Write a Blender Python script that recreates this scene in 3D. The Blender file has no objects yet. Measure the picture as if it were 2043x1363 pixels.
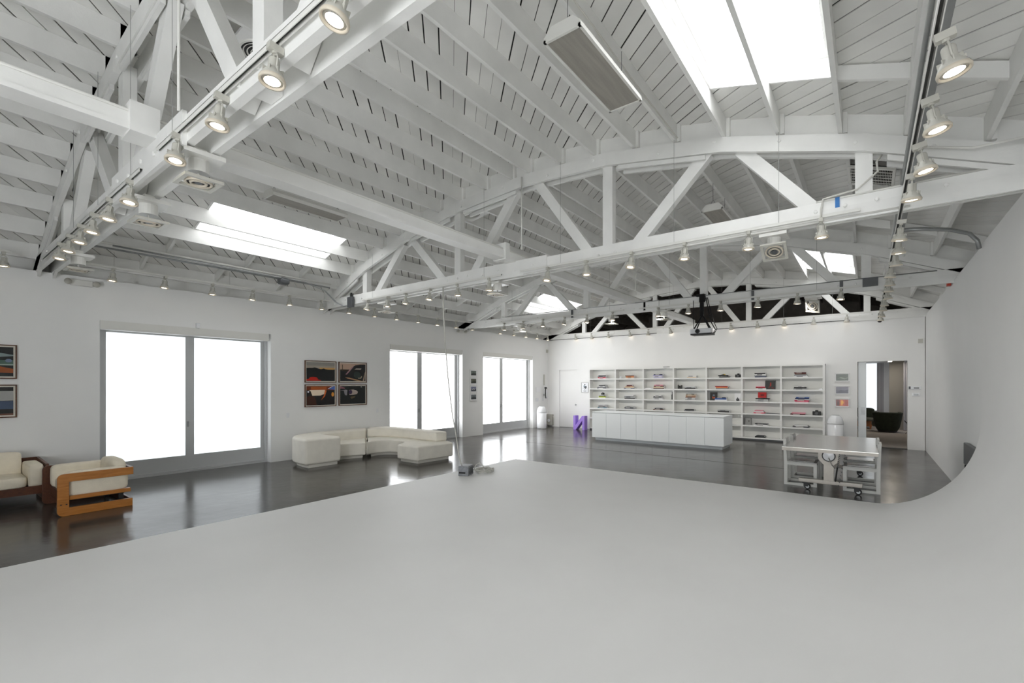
import bpy, bmesh, math, random
from math import sin, cos, pi, radians, sqrt
from mathutils import Vector, Matrix

S = bpy.context.scene
COL = S.collection
random.seed(7)

# ------------------------------------------------------------------ camera, world, exposure
cam_d = bpy.data.cameras.new('camera')
cam = bpy.data.objects.new('camera', cam_d); COL.objects.link(cam)
cam.location = (11.83, 0.0, 1.95)
cam.rotation_euler = (radians(90), 0, 0.6534)
cam_d.sensor_width = 36; cam_d.lens = 36 * 930.5 / 2043
cam_d.shift_x = 0.0; cam_d.shift_y = (766.5 - 681.5) / 2043
cam_d.clip_start = 0.05; cam_d.clip_end = 200
S.camera = cam
S.view_settings.view_transform = 'Standard'; S.view_settings.look = 'None'
S.view_settings.gamma = 1.0; S.view_settings.use_curve_mapping = False
S.view_settings.exposure = 0.12
w = bpy.data.worlds.new('sky'); S.world = w; w.use_nodes = True
w.node_tree.nodes['Background'].inputs[0].default_value = (0.72, 0.82, 1.0, 1)
w.node_tree.nodes['Background'].inputs[1].default_value = 1.0
S.cycles.max_bounces = 14; S.cycles.diffuse_bounces = 10; S.cycles.glossy_bounces = 4
S.cycles.use_denoising = True
S.cycles.caustics_reflective = False; S.cycles.caustics_refractive = False
S.cycles.sample_clamp_indirect = 6.0
WINDOW_LIGHT = 0.92      # frosted panes of the nearest doors
FAR_WINDOW_LIGHT = 4.0  # frosted panes of the farther doors
FRONT_FILL = 9.8       # added, unseen glazed door behind the camera, fills the room with daylight
SKY_LIGHT = 4.2         # skylight panes
LAMP_LIGHT = 5.0
WASH = 52.0             # watts of each lamp that washes the back wall

# ------------------------------------------------------------------ materials
def new_mat(name):
    m = bpy.data.materials.new(name); m.use_nodes = True
    return m, m.node_tree, m.node_tree.nodes['Principled BSDF']
def mat(name, col, rough=0.6, metal=0.0, noise=0.0, scale=8.0, bump=0.0, bscale=60.0, stretch=None, vary=0.0, spec=None, coat=0.0):
    m, nt, b = new_mat(name)
    b.inputs['Roughness'].default_value = rough; b.inputs['Metallic'].default_value = metal
    b.inputs['Base Color'].default_value = (*col, 1)
    if spec is not None: b.inputs['Specular IOR Level'].default_value = spec
    if coat: b.inputs['Coat Weight'].default_value = coat
    N = nt.nodes; L = nt.links
    src = None
    if noise or bump:
        tc = N.new('ShaderNodeTexCoord'); mp = N.new('ShaderNodeMapping')
        L.new(tc.outputs['Object'], mp.inputs[0])
        if stretch: mp.inputs['Scale'].default_value = stretch
    if noise:
        n = N.new('ShaderNodeTexNoise'); n.inputs['Scale'].default_value = scale; n.inputs['Detail'].default_value = 4
        L.new(mp.outputs[0], n.inputs['Vector'])
        r = N.new('ShaderNodeMapRange'); L.new(n.outputs[0], r.inputs[0])
        r.inputs[1].default_value = 0.3; r.inputs[2].default_value = 0.7
        r.inputs[3].default_value = 1 - noise; r.inputs[4].default_value = 1 + noise * 0.5
        src = r.outputs[0]
    if vary:
        oi = N.new('ShaderNodeObjectInfo'); r2 = N.new('ShaderNodeMapRange'); L.new(oi.outputs['Random'], r2.inputs[0])
        r2.inputs[3].default_value = 1 - vary; r2.inputs[4].default_value = 1 + vary * 0.4
        if src is None: src = r2.outputs[0]
        else:
            mm = N.new('ShaderNodeMath'); mm.operation = 'MULTIPLY'; L.new(src, mm.inputs[0]); L.new(r2.outputs[0], mm.inputs[1]); src = mm.outputs[0]
    if src is not None:
        v = N.new('ShaderNodeVectorMath'); v.operation = 'SCALE'; v.inputs[0].default_value = col
        L.new(src, v.inputs['Scale']); L.new(v.outputs[0], b.inputs['Base Color'])
    if bump:
        n2 = N.new('ShaderNodeTexNoise'); n2.inputs['Scale'].default_value = bscale; n2.inputs['Detail'].default_value = 3
        L.new(mp.outputs[0], n2.inputs['Vector'])
        bp = N.new('ShaderNodeBump'); bp.inputs['Strength'].default_value = bump; bp.inputs['Distance'].default_value = 0.01
        L.new(n2.outputs[0], bp.inputs['Height']); L.new(bp.outputs[0], b.inputs['Normal'])
    return m
def emit(name, col, s):
    m, nt, b = new_mat(name)
    b.inputs['Base Color'].default_value = (0.8, 0.8, 0.8, 1)
    b.inputs['Emission Color'].default_value = (*col, 1); b.inputs['Emission Strength'].default_value = s
    b.inputs['Roughness'].default_value = 0.5
    return m

M = {}
M['wall'] = mat('white wall paint', (0.84, 0.84, 0.83), 0.62, noise=0.02, scale=1.2, bump=0.05, bscale=90)
M['bounce_absorber'] = mat('charcoal studio drape', (0.05, 0.05, 0.05), 0.9)  # dark finish added on the unseen front wall to cut bounced light
M['cyc'] = mat('matt white cove paint', (0.84, 0.835, 0.825), 0.55, noise=0.03, scale=0.7)
M['wood'] = mat('white painted timber', (0.83, 0.83, 0.81), 0.5, noise=0.06, scale=2.5, bump=0.15, bscale=30, vary=0.05)
M['board'] = mat('white painted deck board', (0.82, 0.815, 0.79), 0.55, noise=0.07, scale=2.0, bump=0.15, bscale=25, vary=0.07)
M['gap'] = mat('dark gap shade backing', (0.02, 0.019, 0.017), 0.9)
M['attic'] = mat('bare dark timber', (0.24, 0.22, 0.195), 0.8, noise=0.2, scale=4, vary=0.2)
M['white_metal'] = mat('white enamelled metal', (0.74, 0.735, 0.70), 0.35)
M['lamp_body'] = mat('off white cast lamp body', (0.52, 0.51, 0.46), 0.4)
M['lamp_ring'] = mat('cream lamp ring', (0.62, 0.56, 0.46), 0.4)
M['dark_gap'] = mat('dark groove', (0.03, 0.03, 0.028), 0.6)
M['grey_metal'] = mat('galvanised metal', (0.36, 0.37, 0.37), 0.38, 0.7, noise=0.1, scale=6)
M['steel'] = mat('brushed stainless steel', (0.55, 0.54, 0.52), 0.22, 1.0, noise=0.06, scale=3)
M['steel_dull'] = mat('dull cast steel', (0.58, 0.54, 0.49), 0.5, 0.25, noise=0.1, scale=8)
M['alu'] = mat('satin aluminium door frame', (0.56, 0.57, 0.575), 0.45, 0.15)
M['black'] = mat('black plastic', (0.015, 0.015, 0.015), 0.45)
M['black_cloth'] = mat('black strap webbing', (0.006, 0.006, 0.006), 0.9)
M['dkgrey'] = mat('dark grey enamel', (0.09, 0.095, 0.10), 0.4)
M['laminate'] = mat('pale grey laminate', (0.78, 0.82, 0.84), 0.4)
M['shelf'] = mat('white lacquered shelving', (0.80, 0.80, 0.785), 0.4)
M['shelf_back'] = mat('white shelf lining', (0.73, 0.735, 0.71), 0.5)
M['boucle'] = mat('cream boucle upholstery', (0.89, 0.85, 0.76), 0.95, noise=0.05, scale=5, bump=0.4, bscale=140)
M['cream'] = mat('cream woven wool', (0.82, 0.75, 0.61), 0.95, noise=0.07, scale=7, bump=0.4, bscale=160)
M['plinth'] = mat('pale plinth', (0.80, 0.77, 0.70), 0.7)
M['gap_cloth'] = mat('shadow gap cloth', (0.25, 0.23, 0.2), 0.9)
def wood_grain(name, c1, c2, rough, axis=(1, 12, 12)):
    m, nt, b = new_mat(name); N = nt.nodes; L = nt.links
    tc = N.new('ShaderNodeTexCoord'); mp = N.new('ShaderNodeMapping'); mp.inputs['Scale'].default_value = axis
    n = N.new('ShaderNodeTexNoise'); n.inputs['Scale'].default_value = 3; n.inputs['Detail'].default_value = 5; n.inputs['Distortion'].default_value = 0.8
    r = N.new('ShaderNodeValToRGB'); r.color_ramp.elements[0].color = (*c1, 1); r.color_ramp.elements[1].color = (*c2, 1)
    r.color_ramp.elements[0].position = 0.3; r.color_ramp.elements[1].position = 0.7
    L.new(tc.outputs['Object'], mp.inputs[0]); L.new(mp.outputs[0], n.inputs[0]); L.new(n.outputs[0], r.inputs[0]); L.new(r.outputs[0], b.inputs['Base Color'])
    b.inputs['Roughness'].default_value = rough
    return m
M['walnut'] = wood_grain('orange brown walnut', (0.36, 0.13, 0.02), (0.50, 0.20, 0.045), 0.35, (12, 1.2, 12))
M['walnut_dark'] = wood_grain('dark walnut', (0.07, 0.022, 0.010), (0.12, 0.04, 0.016), 0.4)  # also paints the shaded far side of the armchair
M['orange_wood'] = wood_grain('orange timber', (0.35, 0.12, 0.03), (0.45, 0.17, 0.05), 0.4)
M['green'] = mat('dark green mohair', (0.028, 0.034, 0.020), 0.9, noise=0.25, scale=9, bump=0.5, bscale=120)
M['green_lit'] = mat('lit green mohair', (0.12, 0.12, 0.09), 0.9, noise=0.2, scale=9)  # lighter copy of the green, lit tone put into the colour
M['carpet'] = mat('beige grey carpet', (0.36, 0.32, 0.28), 0.95, noise=0.1, scale=6, bump=0.4, bscale=200)
M['curtain'] = mat('grey curtain', (0.45, 0.44, 0.46), 0.9)
M['beige_wall'] = mat('beige partition', (0.36, 0.34, 0.30), 0.8)
M['purple'] = mat('lilac paint', (0.36, 0.22, 0.72), 0.5)
M['plastic_white'] = mat('glossy white plastic', (0.80, 0.81, 0.83), 0.18)
M['lens'] = mat('prismatic lens panel', (0.34, 0.32, 0.28), 0.35, noise=0.18, scale=1.5, stretch=(14, 1, 1), bump=0.3, bscale=120)
M['cable'] = mat('white rubber cable', (0.60, 0.59, 0.55), 0.5)
M['box_grey'] = mat('scuffed grey steel box', (0.30, 0.31, 0.33), 0.45, 0.3, noise=0.2, scale=20)
M['tape'] = mat('blue masking tape', (0.05, 0.20, 0.52), 0.7)
M['red'] = mat('red enamel', (0.55, 0.05, 0.02), 0.4)
M['mount'] = mat('cream picture mount', (0.72, 0.68, 0.60), 0.8)
M['frame_wood'] = wood_grain('reddish brown frame', (0.07, 0.025, 0.012), (0.13, 0.05, 0.02), 0.5)
M['frame_white'] = mat('white frame', (0.75, 0.75, 0.74), 0.5)
M['print_white'] = mat('print white', (0.85, 0.85, 0.86), 0.6)
M['rubber'] = mat('black rubber tyre', (0.02, 0.02, 0.02), 0.7)
M['pane'] = emit('frosted glass in daylight', (0.88, 0.95, 1.0), WINDOW_LIGHT)
M['pane_far'] = emit('frosted glass in bright daylight', (0.95, 0.975, 1.0), FAR_WINDOW_LIGHT)
M['pane_fill'] = emit('glazing of the added front door', (0.95, 0.975, 1.0), FRONT_FILL)
M['wire'] = mat('thin grey wire', (0.30, 0.30, 0.29), 0.5)
M['skypane'] = emit('white skylight glazing', (0.97, 0.985, 1.0), SKY_LIGHT)
M['bulb'] = emit('warm halogen lamp face', (1.0, 0.86, 0.66), LAMP_LIGHT)
M['strip'] = emit('light strip', (1.0, 0.9, 0.75), 6.0)

# floor: polished concrete
def floor_mat():
    m, nt, b = new_mat('polished grey concrete'); N = nt.nodes; L = nt.links
    tc = N.new('ShaderNodeTexCoord')
    n1 = N.new('ShaderNodeTexNoise'); n1.inputs['Scale'].default_value = 0.6; n1.inputs['Detail'].default_value = 6; n1.inputs['Roughness'].default_value = 0.6
    n2 = N.new('ShaderNodeTexNoise'); n2.inputs['Scale'].default_value = 14; n2.inputs['Detail'].default_value = 5
    L.new(tc.outputs['Object'], n1.inputs[0]); L.new(tc.outputs['Object'], n2.inputs[0])
    mx = N.new('ShaderNodeMix'); mx.data_type = 'FLOAT'; mx.inputs[0].default_value = 0.35
    L.new(n1.outputs[0], mx.inputs[2]); L.new(n2.outputs[0], mx.inputs[3])
    r = N.new('ShaderNodeValToRGB'); e = r.color_ramp.elements
    e[0].position = 0.35; e[0].color = (0.040, 0.036, 0.032, 1); e[1].position = 0.65; e[1].color = (0.072, 0.067, 0.061, 1)
    L.new(mx.outputs[0], r.inputs[0]); L.new(r.outputs[0], b.inputs['Base Color'])
    rr = N.new('ShaderNodeMapRange'); L.new(n1.outputs[0], rr.inputs[0]); rr.inputs[1].default_value = 0.3; rr.inputs[2].default_value = 0.7
    rr.inputs[3].default_value = 0.13; rr.inputs[4].default_value = 0.24; L.new(rr.outputs[0], b.inputs['Roughness'])
    mp = N.new('ShaderNodeMapping'); mp.inputs['Scale'].default_value = (1.5, 1.5, 1); L.new(tc.outputs['Object'], mp.inputs[0])
    n3 = N.new('ShaderNodeTexNoise'); n3.inputs['Scale'].default_value = 3.0; n3.inputs['Detail'].default_value = 6; L.new(mp.outputs[0], n3.inputs[0])
    bp = N.new('ShaderNodeBump'); bp.inputs['Strength'].default_value = 0.22; bp.inputs['Distance'].default_value = 0.012
    L.new(n3.outputs[0], bp.inputs['Height']); L.new(bp.outputs[0], b.inputs['Normal'])
    b.inputs['Specular IOR Level'].default_value = 0.4
    return m
M['floor'] = floor_mat()

_c = {}
def C(r, g, b, rough=0.6):
    k = (r, g, b, rough)
    if k not in _c:
        f = lambda v: ((v / 255 + 0.055) / 1.055) ** 2.4 if v > 10 else v / 3000
        _c[k] = mat('colour %d %d %d' % (r, g, b), (f(r), f(g), f(b)), rough)
    return _c[k]

# ------------------------------------------------------------------ mesh helpers
class MB:
    def __init__(s): s.v = []; s.f = []; s.m = []
    def add(s, vs, fs, mi=0):
        o = len(s.v); s.v += [tuple(p) for p in vs]
        for f in fs: s.f.append([i + o for i in f]); s.m.append(mi)
        return s
    def box(s, x0, y0, z0, x1, y1, z1, mi=0, mx=None):
        vs = [Vector((x, y, z)) for x in (x0, x1) for y in (y0, y1) for z in (z0, z1)]
        if mx is not None: vs = [mx @ p for p in vs]
        return s.add(vs, [(0, 1, 3, 2), (4, 6, 7, 5), (0, 4, 5, 1), (2, 3, 7, 6), (0, 2, 6, 4), (1, 5, 7, 3)], mi)
    def bar(s, p, q, wdt, h, up=(0, 0, 1), mi=0, ext=0.0):
        p = Vector(p); q = Vector(q); d = (q - p).normalized(); p = p - d * ext; q = q + d * ext
        up = Vector(up); sd = d.cross(up).normalized(); u = sd.cross(d).normalized()
        vs = []
        for c in (p, q):
            for a, b in ((-1, -1), (1, -1), (1, 1), (-1, 1)): vs.append(c + sd * a * wdt / 2 + u * b * h / 2)
        return s.add(vs, [(3, 2, 1, 0), (4, 5, 6, 7), (0, 1, 5, 4), (1, 2, 6, 5), (2, 3, 7, 6), (3, 0, 4, 7)], mi)
    def prism(s, pts, axis, a, b, mi=0):
        n = len(pts)
        def mk(p, t):
            if axis == 'z': return (p[0], p[1], t)
            if axis == 'y': return (p[0], t, p[1])
            return (t, p[0], p[1])
        vs = [mk(p, a) for p in pts] + [mk(p, b) for p in pts]
        fs = [list(range(n))[::-1], list(range(n, 2 * n))] + [[i, (i + 1) % n, n + (i + 1) % n, n + i] for i in range(n)]
        return s.add(vs, fs, mi)
    def tube(s, path, r, n=8, mi=0, cap=True):
        P = [Vector(p) for p in path]; rings = []
        t0 = (P[1] - P[0]).normalized(); a = Vector((0, 0, 1)) if abs(t0.z) < .9 else Vector((1, 0, 0))
        u = t0.cross(a).normalized()
        vs = []
        for i, p in enumerate(P):
            t = (P[min(i + 1, len(P) - 1)] - P[max(i - 1, 0)]).normalized()
            u = (u - t * u.dot(t)); u = u.normalized() if u.length > 1e-6 else t.orthogonal().normalized()
            v = t.cross(u)
            for k in range(n): vs.append(p + (u * cos(2 * pi * k / n) + v * sin(2 * pi * k / n)) * r)
        fs = []
        for i in range(len(P) - 1):
            for k in range(n): fs.append([i * n + k, i * n + (k + 1) % n, (i + 1) * n + (k + 1) % n, (i + 1) * n + k])
        if cap: fs += [list(range(n))[::-1], list(range((len(P) - 1) * n, len(P) * n))]
        return s.add(vs, fs, mi)
    def lathe(s, prof, n=20, c=(0, 0, 0), mi=0, mx=None, cap=True):
        vs = []; c = Vector(c)
        for r, z in prof:
            for k in range(n):
                p = Vector((r * cos(2 * pi * k / n), r * sin(2 * pi * k / n), z))
                if mx is not None: p = mx @ p
                vs.append(p + c)
        fs = []
        for i in range(len(prof) - 1):
            for k in range(n): fs.append([i * n + k, i * n + (k + 1) % n, (i + 1) * n + (k + 1) % n, (i + 1) * n + k])
        if cap: fs += [list(range(n))[::-1], list(range((len(prof) - 1) * n, len(prof) * n))]
        return s.add(vs, fs, mi)
    def pillow(s, c, size, e=0.35, n=24, mi=0, mx=None):
        vs = []; c = Vector(c); nv = n // 2
        sp = lambda v, p: math.copysign(abs(v) ** p, v)
        for i in range(nv + 1):
            ph = -pi / 2 + pi * i / nv
            for k in range(n):
                th = 2 * pi * k / n
                p = Vector((size[0] / 2 * sp(cos(ph), e) * sp(cos(th), e), size[1] / 2 * sp(cos(ph), e) * sp(sin(th), e), size[2] / 2 * sp(sin(ph), e)))
                if mx is not None: p = mx @ p
                vs.append(p + c)
        fs = [[i * n + k, i * n + (k + 1) % n, (i + 1) * n + (k + 1) % n, (i + 1) * n + k] for i in range(nv) for k in range(n)]
        return s.add(vs, fs, mi)
    def mesh(s, name, mats, smooth=False):
        me = bpy.data.meshes.new(name); me.from_pydata(s.v, [], s.f)
        for m in (mats if isinstance(mats, (list, tuple)) else [mats]): me.materials.append(m)
        me.polygons.foreach_set('material_index', s.m)
        if smooth: me.polygons.foreach_set('use_smooth', [True] * len(me.polygons))
        me.update()
        bm = bmesh.new(); bm.from_mesh(me); bmesh.ops.recalc_face_normals(bm, faces=bm.faces); bm.to_mesh(me); bm.free()
        return me
    def build(s, name, mats, parent=None, smooth=False, bevel=0, seg=2, ang=30, **kw):
        o = bpy.data.objects.new(name, s.mesh(name, mats, smooth or bevel > 0)); COL.objects.link(o)
        if parent is not None: o.parent = parent
        if bevel:
            b = o.modifiers.new('bevel', 'BEVEL'); b.width = bevel; b.segments = seg; b.limit_method = 'ANGLE'; b.angle_limit = radians(ang)
            b.harden_normals = False; b.use_clamp_overlap = bevel < .03
            wn = o.modifiers.new('wn', 'WEIGHTED_NORMAL'); wn.keep_sharp = False
        if smooth and not bevel:
            pass
        for k, v in kw.items(): o[k] = v
        return o
def thing(name, label, cat, loc=(0, 0, 0), rz=0, group=None):
    o = bpy.data.objects.new(name, None); COL.objects.link(o); o.empty_display_size = 0.1
    o.location = loc; o.rotation_euler = (0, 0, rz); o['label'] = label; o['category'] = cat
    if group: o['group'] = group
    return o
def tag(o, label, cat, group=None):
    o['label'] = label; o['category'] = cat
    if group: o['group'] = group
    return o
def kids(o): return list(o.children)
def dup(root, loc, rz=None, label=None, rot=None):
    r = root.copy(); COL.objects.link(r); r.location = loc
    if rz is not None: r.rotation_euler = (0, 0, rz)
    if rot is not None: r.rotation_euler = rot
    if label: r['label'] = label
    for ch in kids(root):
        c = ch.copy(); COL.objects.link(c); c.parent = r
        for g in kids(ch):
            d = g.copy(); COL.objects.link(d); d.parent = c
    return r
ORD = ['first', 'second', 'third', 'fourth', 'fifth', 'sixth', 'seventh', 'eighth', 'ninth', 'tenth', 'eleventh', 'twelfth',
       'thirteenth', 'fourteenth', 'fifteenth', 'sixteenth', 'seventeenth', 'eighteenth']
def struct(o): o['kind'] = 'structure'; return o

# ------------------------------------------------------------------ room dimensions
W, L, H = 13.13, 18.2, 3.98
Y0 = -5.6
up = lambda x: 5.81 - (x - 6.8) ** 2 / 28.4           # underside of joists
JD = 0.27
deck = lambda x: up(x) + JD
XE0, XE1 = -0.50, 14.05

# floor
struct(MB().box(XE0, Y0, -0.1, XE1, L + 0.2, 0).build('floor', M['floor']))

# left wall with three door openings
DO = [(2.32, 5.57), (9.21, 12.47), (13.62, 16.97)]
DH = 3.19
b = MB(); TH = -0.30
ys = [Y0] + [v for d in DO for v in d] + [L + 0.2]
for i in range(0, len(ys), 2): b.box(TH, ys[i], 0, 0, ys[i + 1], DH)
b.box(TH, Y0, DH, 0, L + 0.2, H)
struct(b.build('wall_left', M['wall']))
struct(MB().box(XE0, Y0, 0, XE0 + 0.12, L + 0.2, 4.5).build('wall_outer', M['wood']))
# back wall with doorway
DX0, DX1, DZ = 11.54, 12.74, 2.65
b = MB()
b.box(0, L, 0, 0.60, L + 0.2, H); b.box(0.60, L, 2.60, 1.53, L + 0.2, H); b.box(0.60, L + 0.06, 0, 1.53, L + 0.2, 2.60)
b.box(1.53, L, 0, DX0, L + 0.2, H)
b.box(DX0, L, DZ, DX1, L + 0.2, H); b.box(DX1, L, 0, W, L + 0.2, H)
struct(b.build('wall_back', M['wall']))
# right wall
struct(MB().box(W + 0.015, 9.6, 0, W + 0.25, L + 0.2, H).build('wall_right', M['wall']))
struct(MB().box(XE1 - 0.15, Y0, 0, XE1, L + 5.8, 4.5).build('wall_outer', M['wood']))
FD = [(9.2, 12.9)]  # assumed door out of view, added for light from behind
b = MB(); fx = [XE0] + [v for d in FD for v in d] + [XE1]
for i in range(0, len(fx), 2): b.box(fx[i], Y0 - 0.2, 0, fx[i + 1], Y0, 3.4)
b.box(XE0, Y0 - 0.2, 3.4, XE1, Y0, 6.4)
struct(b.build('wall_front', M['bounce_absorber']))
for i, (p, q) in enumerate(FD):
    fd = struct(MB().box(p, Y0 - 0.16, 0, p + .08, Y0 - 0.08, 3.4).box(q - .08, Y0 - 0.16, 0, q, Y0 - 0.08, 3.4).box((p + q) / 2 - .05, Y0 - .16, 0, (p + q) / 2 + .05, Y0 - .08, 3.4).build('door_%d' % (6 + i), M['alu']))
    MB().box(p, Y0 - 0.14, 0.0, q, Y0 - 0.12, 3.4).build('pane', M['pane_fill'], fd)
# cyclorama: floor, cove, wall (one continuous skin)
prof = [(4.60, 0.02), (8.0, 0.02), (11.0, 0.02), (11.88, 0.02)]
for i in range(1, 25):
    t = pi / 2 * i / 24
    prof.append((11.88 + 1.25 * sin(t), 0.02 + 1.38 * (1 - cos(t))))
prof += [(W, 2.4), (W, H)]
out = [(W + 0.2, H), (W + 0.2, 0.0), (4.60, 0.0)]
b = MB()
n = len(prof); vs = []
poly = prof + out
b.prism(poly, 'y', Y0, 9.6)
cyc = b.build('wall_cove', M['cyc'])
for p in cyc.data.polygons: p.use_smooth = len(p.vertices) == 4 and abs(p.normal.y) < 0.5
try:
    cyc.data.set_sharp_from_angle(angle=radians(30))
except Exception: pass
struct(cyc)

# floor saw cut and crack
struct(MB().bar((0.0, 12.9, 0.0015), (10.4, 12.35, 0.0015), 0.012, 0.002).build('trim_1', M['dark_gap']))

# ------------------------------------------------------------------ sliding doors in the left wall
for i, (a, e) in enumerate(DO):
    fr = struct(MB().build('door_%d' % (i + 1), M['alu']))
    bx = MB(); xf, xb = -0.20, -0.28
    bx.box(xb, a, 0.045, xf + 0.02, a + 0.06, 3.02); bx.box(xb, e - 0.05, 0.045, xf + 0.02, e, 3.02); bx.box(xb, a, 0.0, xf + 0.03, e, 0.045)
    bx.build('frame', M['alu'], fr)
    MB().box(-0.24, a - 0.0, 3.02, 0.012, e - 0.05, 3.19).box(-0.02, a, 3.045, 0.018, e - 0.05, 3.055).build('blind_box', M['white_metal'], fr)
    mid = a + 1.575 if i == 0 else (a + 1.40)
    sx = -0.22
    leafs = [(a + 0.05, mid + 0.005, sx), (mid + 0.012, e - 0.05, sx - 0.03)]
    for k, (p, q, x) in enumerate(leafs):
        sw = 0.085 if i == 0 else 0.115
        lf = MB().box(x - 0.03, p, 0.37, x, p + sw, 2.99).box(x - 0.03, q - sw, 0.37, x, q, 2.99) \
            .box(x - 0.03, p, 0.05, x, q, 0.37).box(x - 0.03, p, 2.99, x, q, 3.02).build('door_leaf', M['alu'], fr)
        MB().box(x - 0.022, p + sw, 0.37, x - 0.010, q - sw, 2.99).build('pane', M['pane' if i == 0 else 'pane_far'], lf)
    MB().box(sx, mid - 0.05, 1.0, sx + 0.02, mid - 0.02, 1.12).build('handle', M['grey_metal'], fr)

# flush door in back wall
dr = struct(MB().box(0.615, L + 0.035, 0.015, 1.515, L + 0.06, 2.585).build('door_4', M['wall']))
MB().box(0.60, L - 0.004, 0, 0.625, L + 0.05, 2.60).box(0.60, L - 0.004, 2.58, 1.53, L + 0.05, 2.60).build('door_frame', M['frame_white'], dr)
MB().lathe([(0.02, 0), (0.03, 0.02), (0.028, 0.05), (0.0, 0.055)], 12, (1.45, L + 0.035, 1.03), mx=Matrix.Rotation(pi / 2, 3, 'X')).build('door_knob', M['grey_metal'], dr)
# pocket door leaf edge in the doorway
pd = struct(MB().box(11.56, L + 0.08, 0.01, 11.76, L + 0.12, 2.64).build('door_5', M['laminate']))
MB().box(11.62, L + 0.072, 1.0, 11.72, L + 0.082, 1.22).build('handle', M['grey_metal'], pd)
struct(MB().box(DX0, L, 0, DX1, L + 0.2, 0.012).build('trim_2', M['dark_gap']))
struct(MB().box(0, L - 0.012, H - 0.02, W, L, H).build('trim_3', M['dark_gap']))

# ------------------------------------------------------------------ ceiling: joists, diagonal boards, skylights
JX = [12.83, 12.17, 11.55, 10.88, 10.22, 9.54, 8.90, 8.22, 7.55, 6.88, 6.48, 5.83, 5.16, 4.52, 3.88, 3.25, 2.59, 1.93, 1.28, 0.62, 0.0, 13.47]
JX.sort()
SKY = [(1.30, 2.57, 3.48, 6.27), (10.24, 11.53, 3.42, 6.15), (1.30, 2.57, 14.5, 17.45), (10.24, 11.53, 14.9, 17.6)]
TY = [1.58, 7.08, 12.63, 18.33]
ceil = struct(MB().build('ceiling', M['gap']))
xs = sorted(set([round(v, 3) for v in JX] + [1.30, 2.57, 10.24, 11.53, XE0 + 0.12, XE1 - 0.15]))
# roof sheet above the boards (dark for the shade in the gaps, closes them)
b = MB()
def sheet(xa, xb, ya, yb):
    b.add([(xa, ya, deck(xa) + 0.013), (xb, ya, deck(xb) + 0.013), (xb, yb, deck(xb) + 0.013), (xa, yb, deck(xa) + 0.013),
           (xa, ya, deck(xa) + 0.10), (xb, ya, deck(xb) + 0.10), (xb, yb, deck(xb) + 0.10), (xa, yb, deck(xa) + 0.10)],
          [(0, 1, 2, 3), (7, 6, 5, 4), (0, 4, 5, 1), (1, 5, 6, 2), (2, 6, 7, 3), (3, 7, 4, 0)])
for i in range(len(xs) - 1):
    xa, xb = xs[i], xs[i + 1]; xm = (xa + xb) / 2
    holes = sorted([(s[2], s[3]) for s in SKY if s[0] - 1e-3 <= xm <= s[1] + 1e-3])
    y = Y0
    for h in holes: sheet(xa, xb, y, h[0]); y = h[1]
    sheet(xa, xb, y, 24.0)
b.build('roof_sheet', M['gap'], ceil)

def clip(poly, f):
    out = []
    for i in range(len(poly)):
        p, q = poly[i], poly[(i + 1) % len(poly)]; a, c = f(p), f(q)
        if a >= 0: out.append(p)
        if (a >= 0) != (c >= 0):
            t = a / (a - c); out.append((p[0] + (q[0] - p[0]) * t, p[1] + (q[1] - p[1]) * t))
    return out
PITCH = 0.245; GAP = 0.021; YEND = 23.9
def board_piece(polys, m):
    bb = MB()
    for P_ in polys:
        if len(P_) < 3: continue
        lo = [(x, y, deck(x)) for x, y in P_]; hi = [(x, y, deck(x) + 0.010) for x, y in P_]; k = len(P_)
        fs = [list(range(k))]
        for i in range(k):
            j = (i + 1) % k
            if abs(P_[i][0] - P_[j][0]) < 1e-5 and (round(P_[i][0], 3) in xs): continue
            fs.append([i, j, k + j, k + i])
        bb.add(lo + hi, fs)
    if bb.f: bb.build('board', m, ceil)
k0 = int((XE0 + Y0) / PITCH); k1 = int((XE1 + YEND) / PITCH) + 1
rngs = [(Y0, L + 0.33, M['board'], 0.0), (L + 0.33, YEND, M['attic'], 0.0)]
for k in range(k0, k1):
    c0 = k * PITCH + 0.14 + random.uniform(-0.003, 0.003); c1 = c0 + PITCH - GAP * random.choice([0.4, 0.8, 1, 1.1, 1.2])
    for ya, yb, m, _ in rngs:
        run = []; cur = []
        for i in range(len(xs) - 1):
            xa, xb = xs[i], xs[i + 1]
            yl, yh = max(ya, c0 - xb), min(yb, c1 - xa)
            if yh - yl < 1e-3:
                if cur: run.append(cur); cur = []
                continue
            base = [(xa, yl), (xb, yl), (xb, yh), (xa, yh)]
            base = clip(base, lambda p: p[0] + p[1] - c0); base = clip(base, lambda p: c1 - p[0] - p[1])
            if len(base) < 3:
                if cur: run.append(cur); cur = []
                continue
            hs = [s for s in SKY if s[0] - 1e-3 <= (xa + xb) / 2 <= s[1] + 1e-3 and s[2] < yh and s[3] > yl]
            if not hs: cur.append(base); continue
            h = hs[0]
            P1 = clip(base, lambda p: p[1] - h[3]); P2 = clip(base, lambda p: h[2] - p[1])
            if len(P1) >= 3: cur.append(P1)
            if not len(P1) >= 3 or len(P2) >= 3 or True:
                if cur and (len(P1) < 3 or min(p[1] for p in P1) <= h[3] + 1e-4): run.append(cur); cur = []
            if len(P2) >= 3: cur.append(P2)
        if cur: run.append(cur)
        for r_ in run: board_piece(r_, m)

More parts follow.
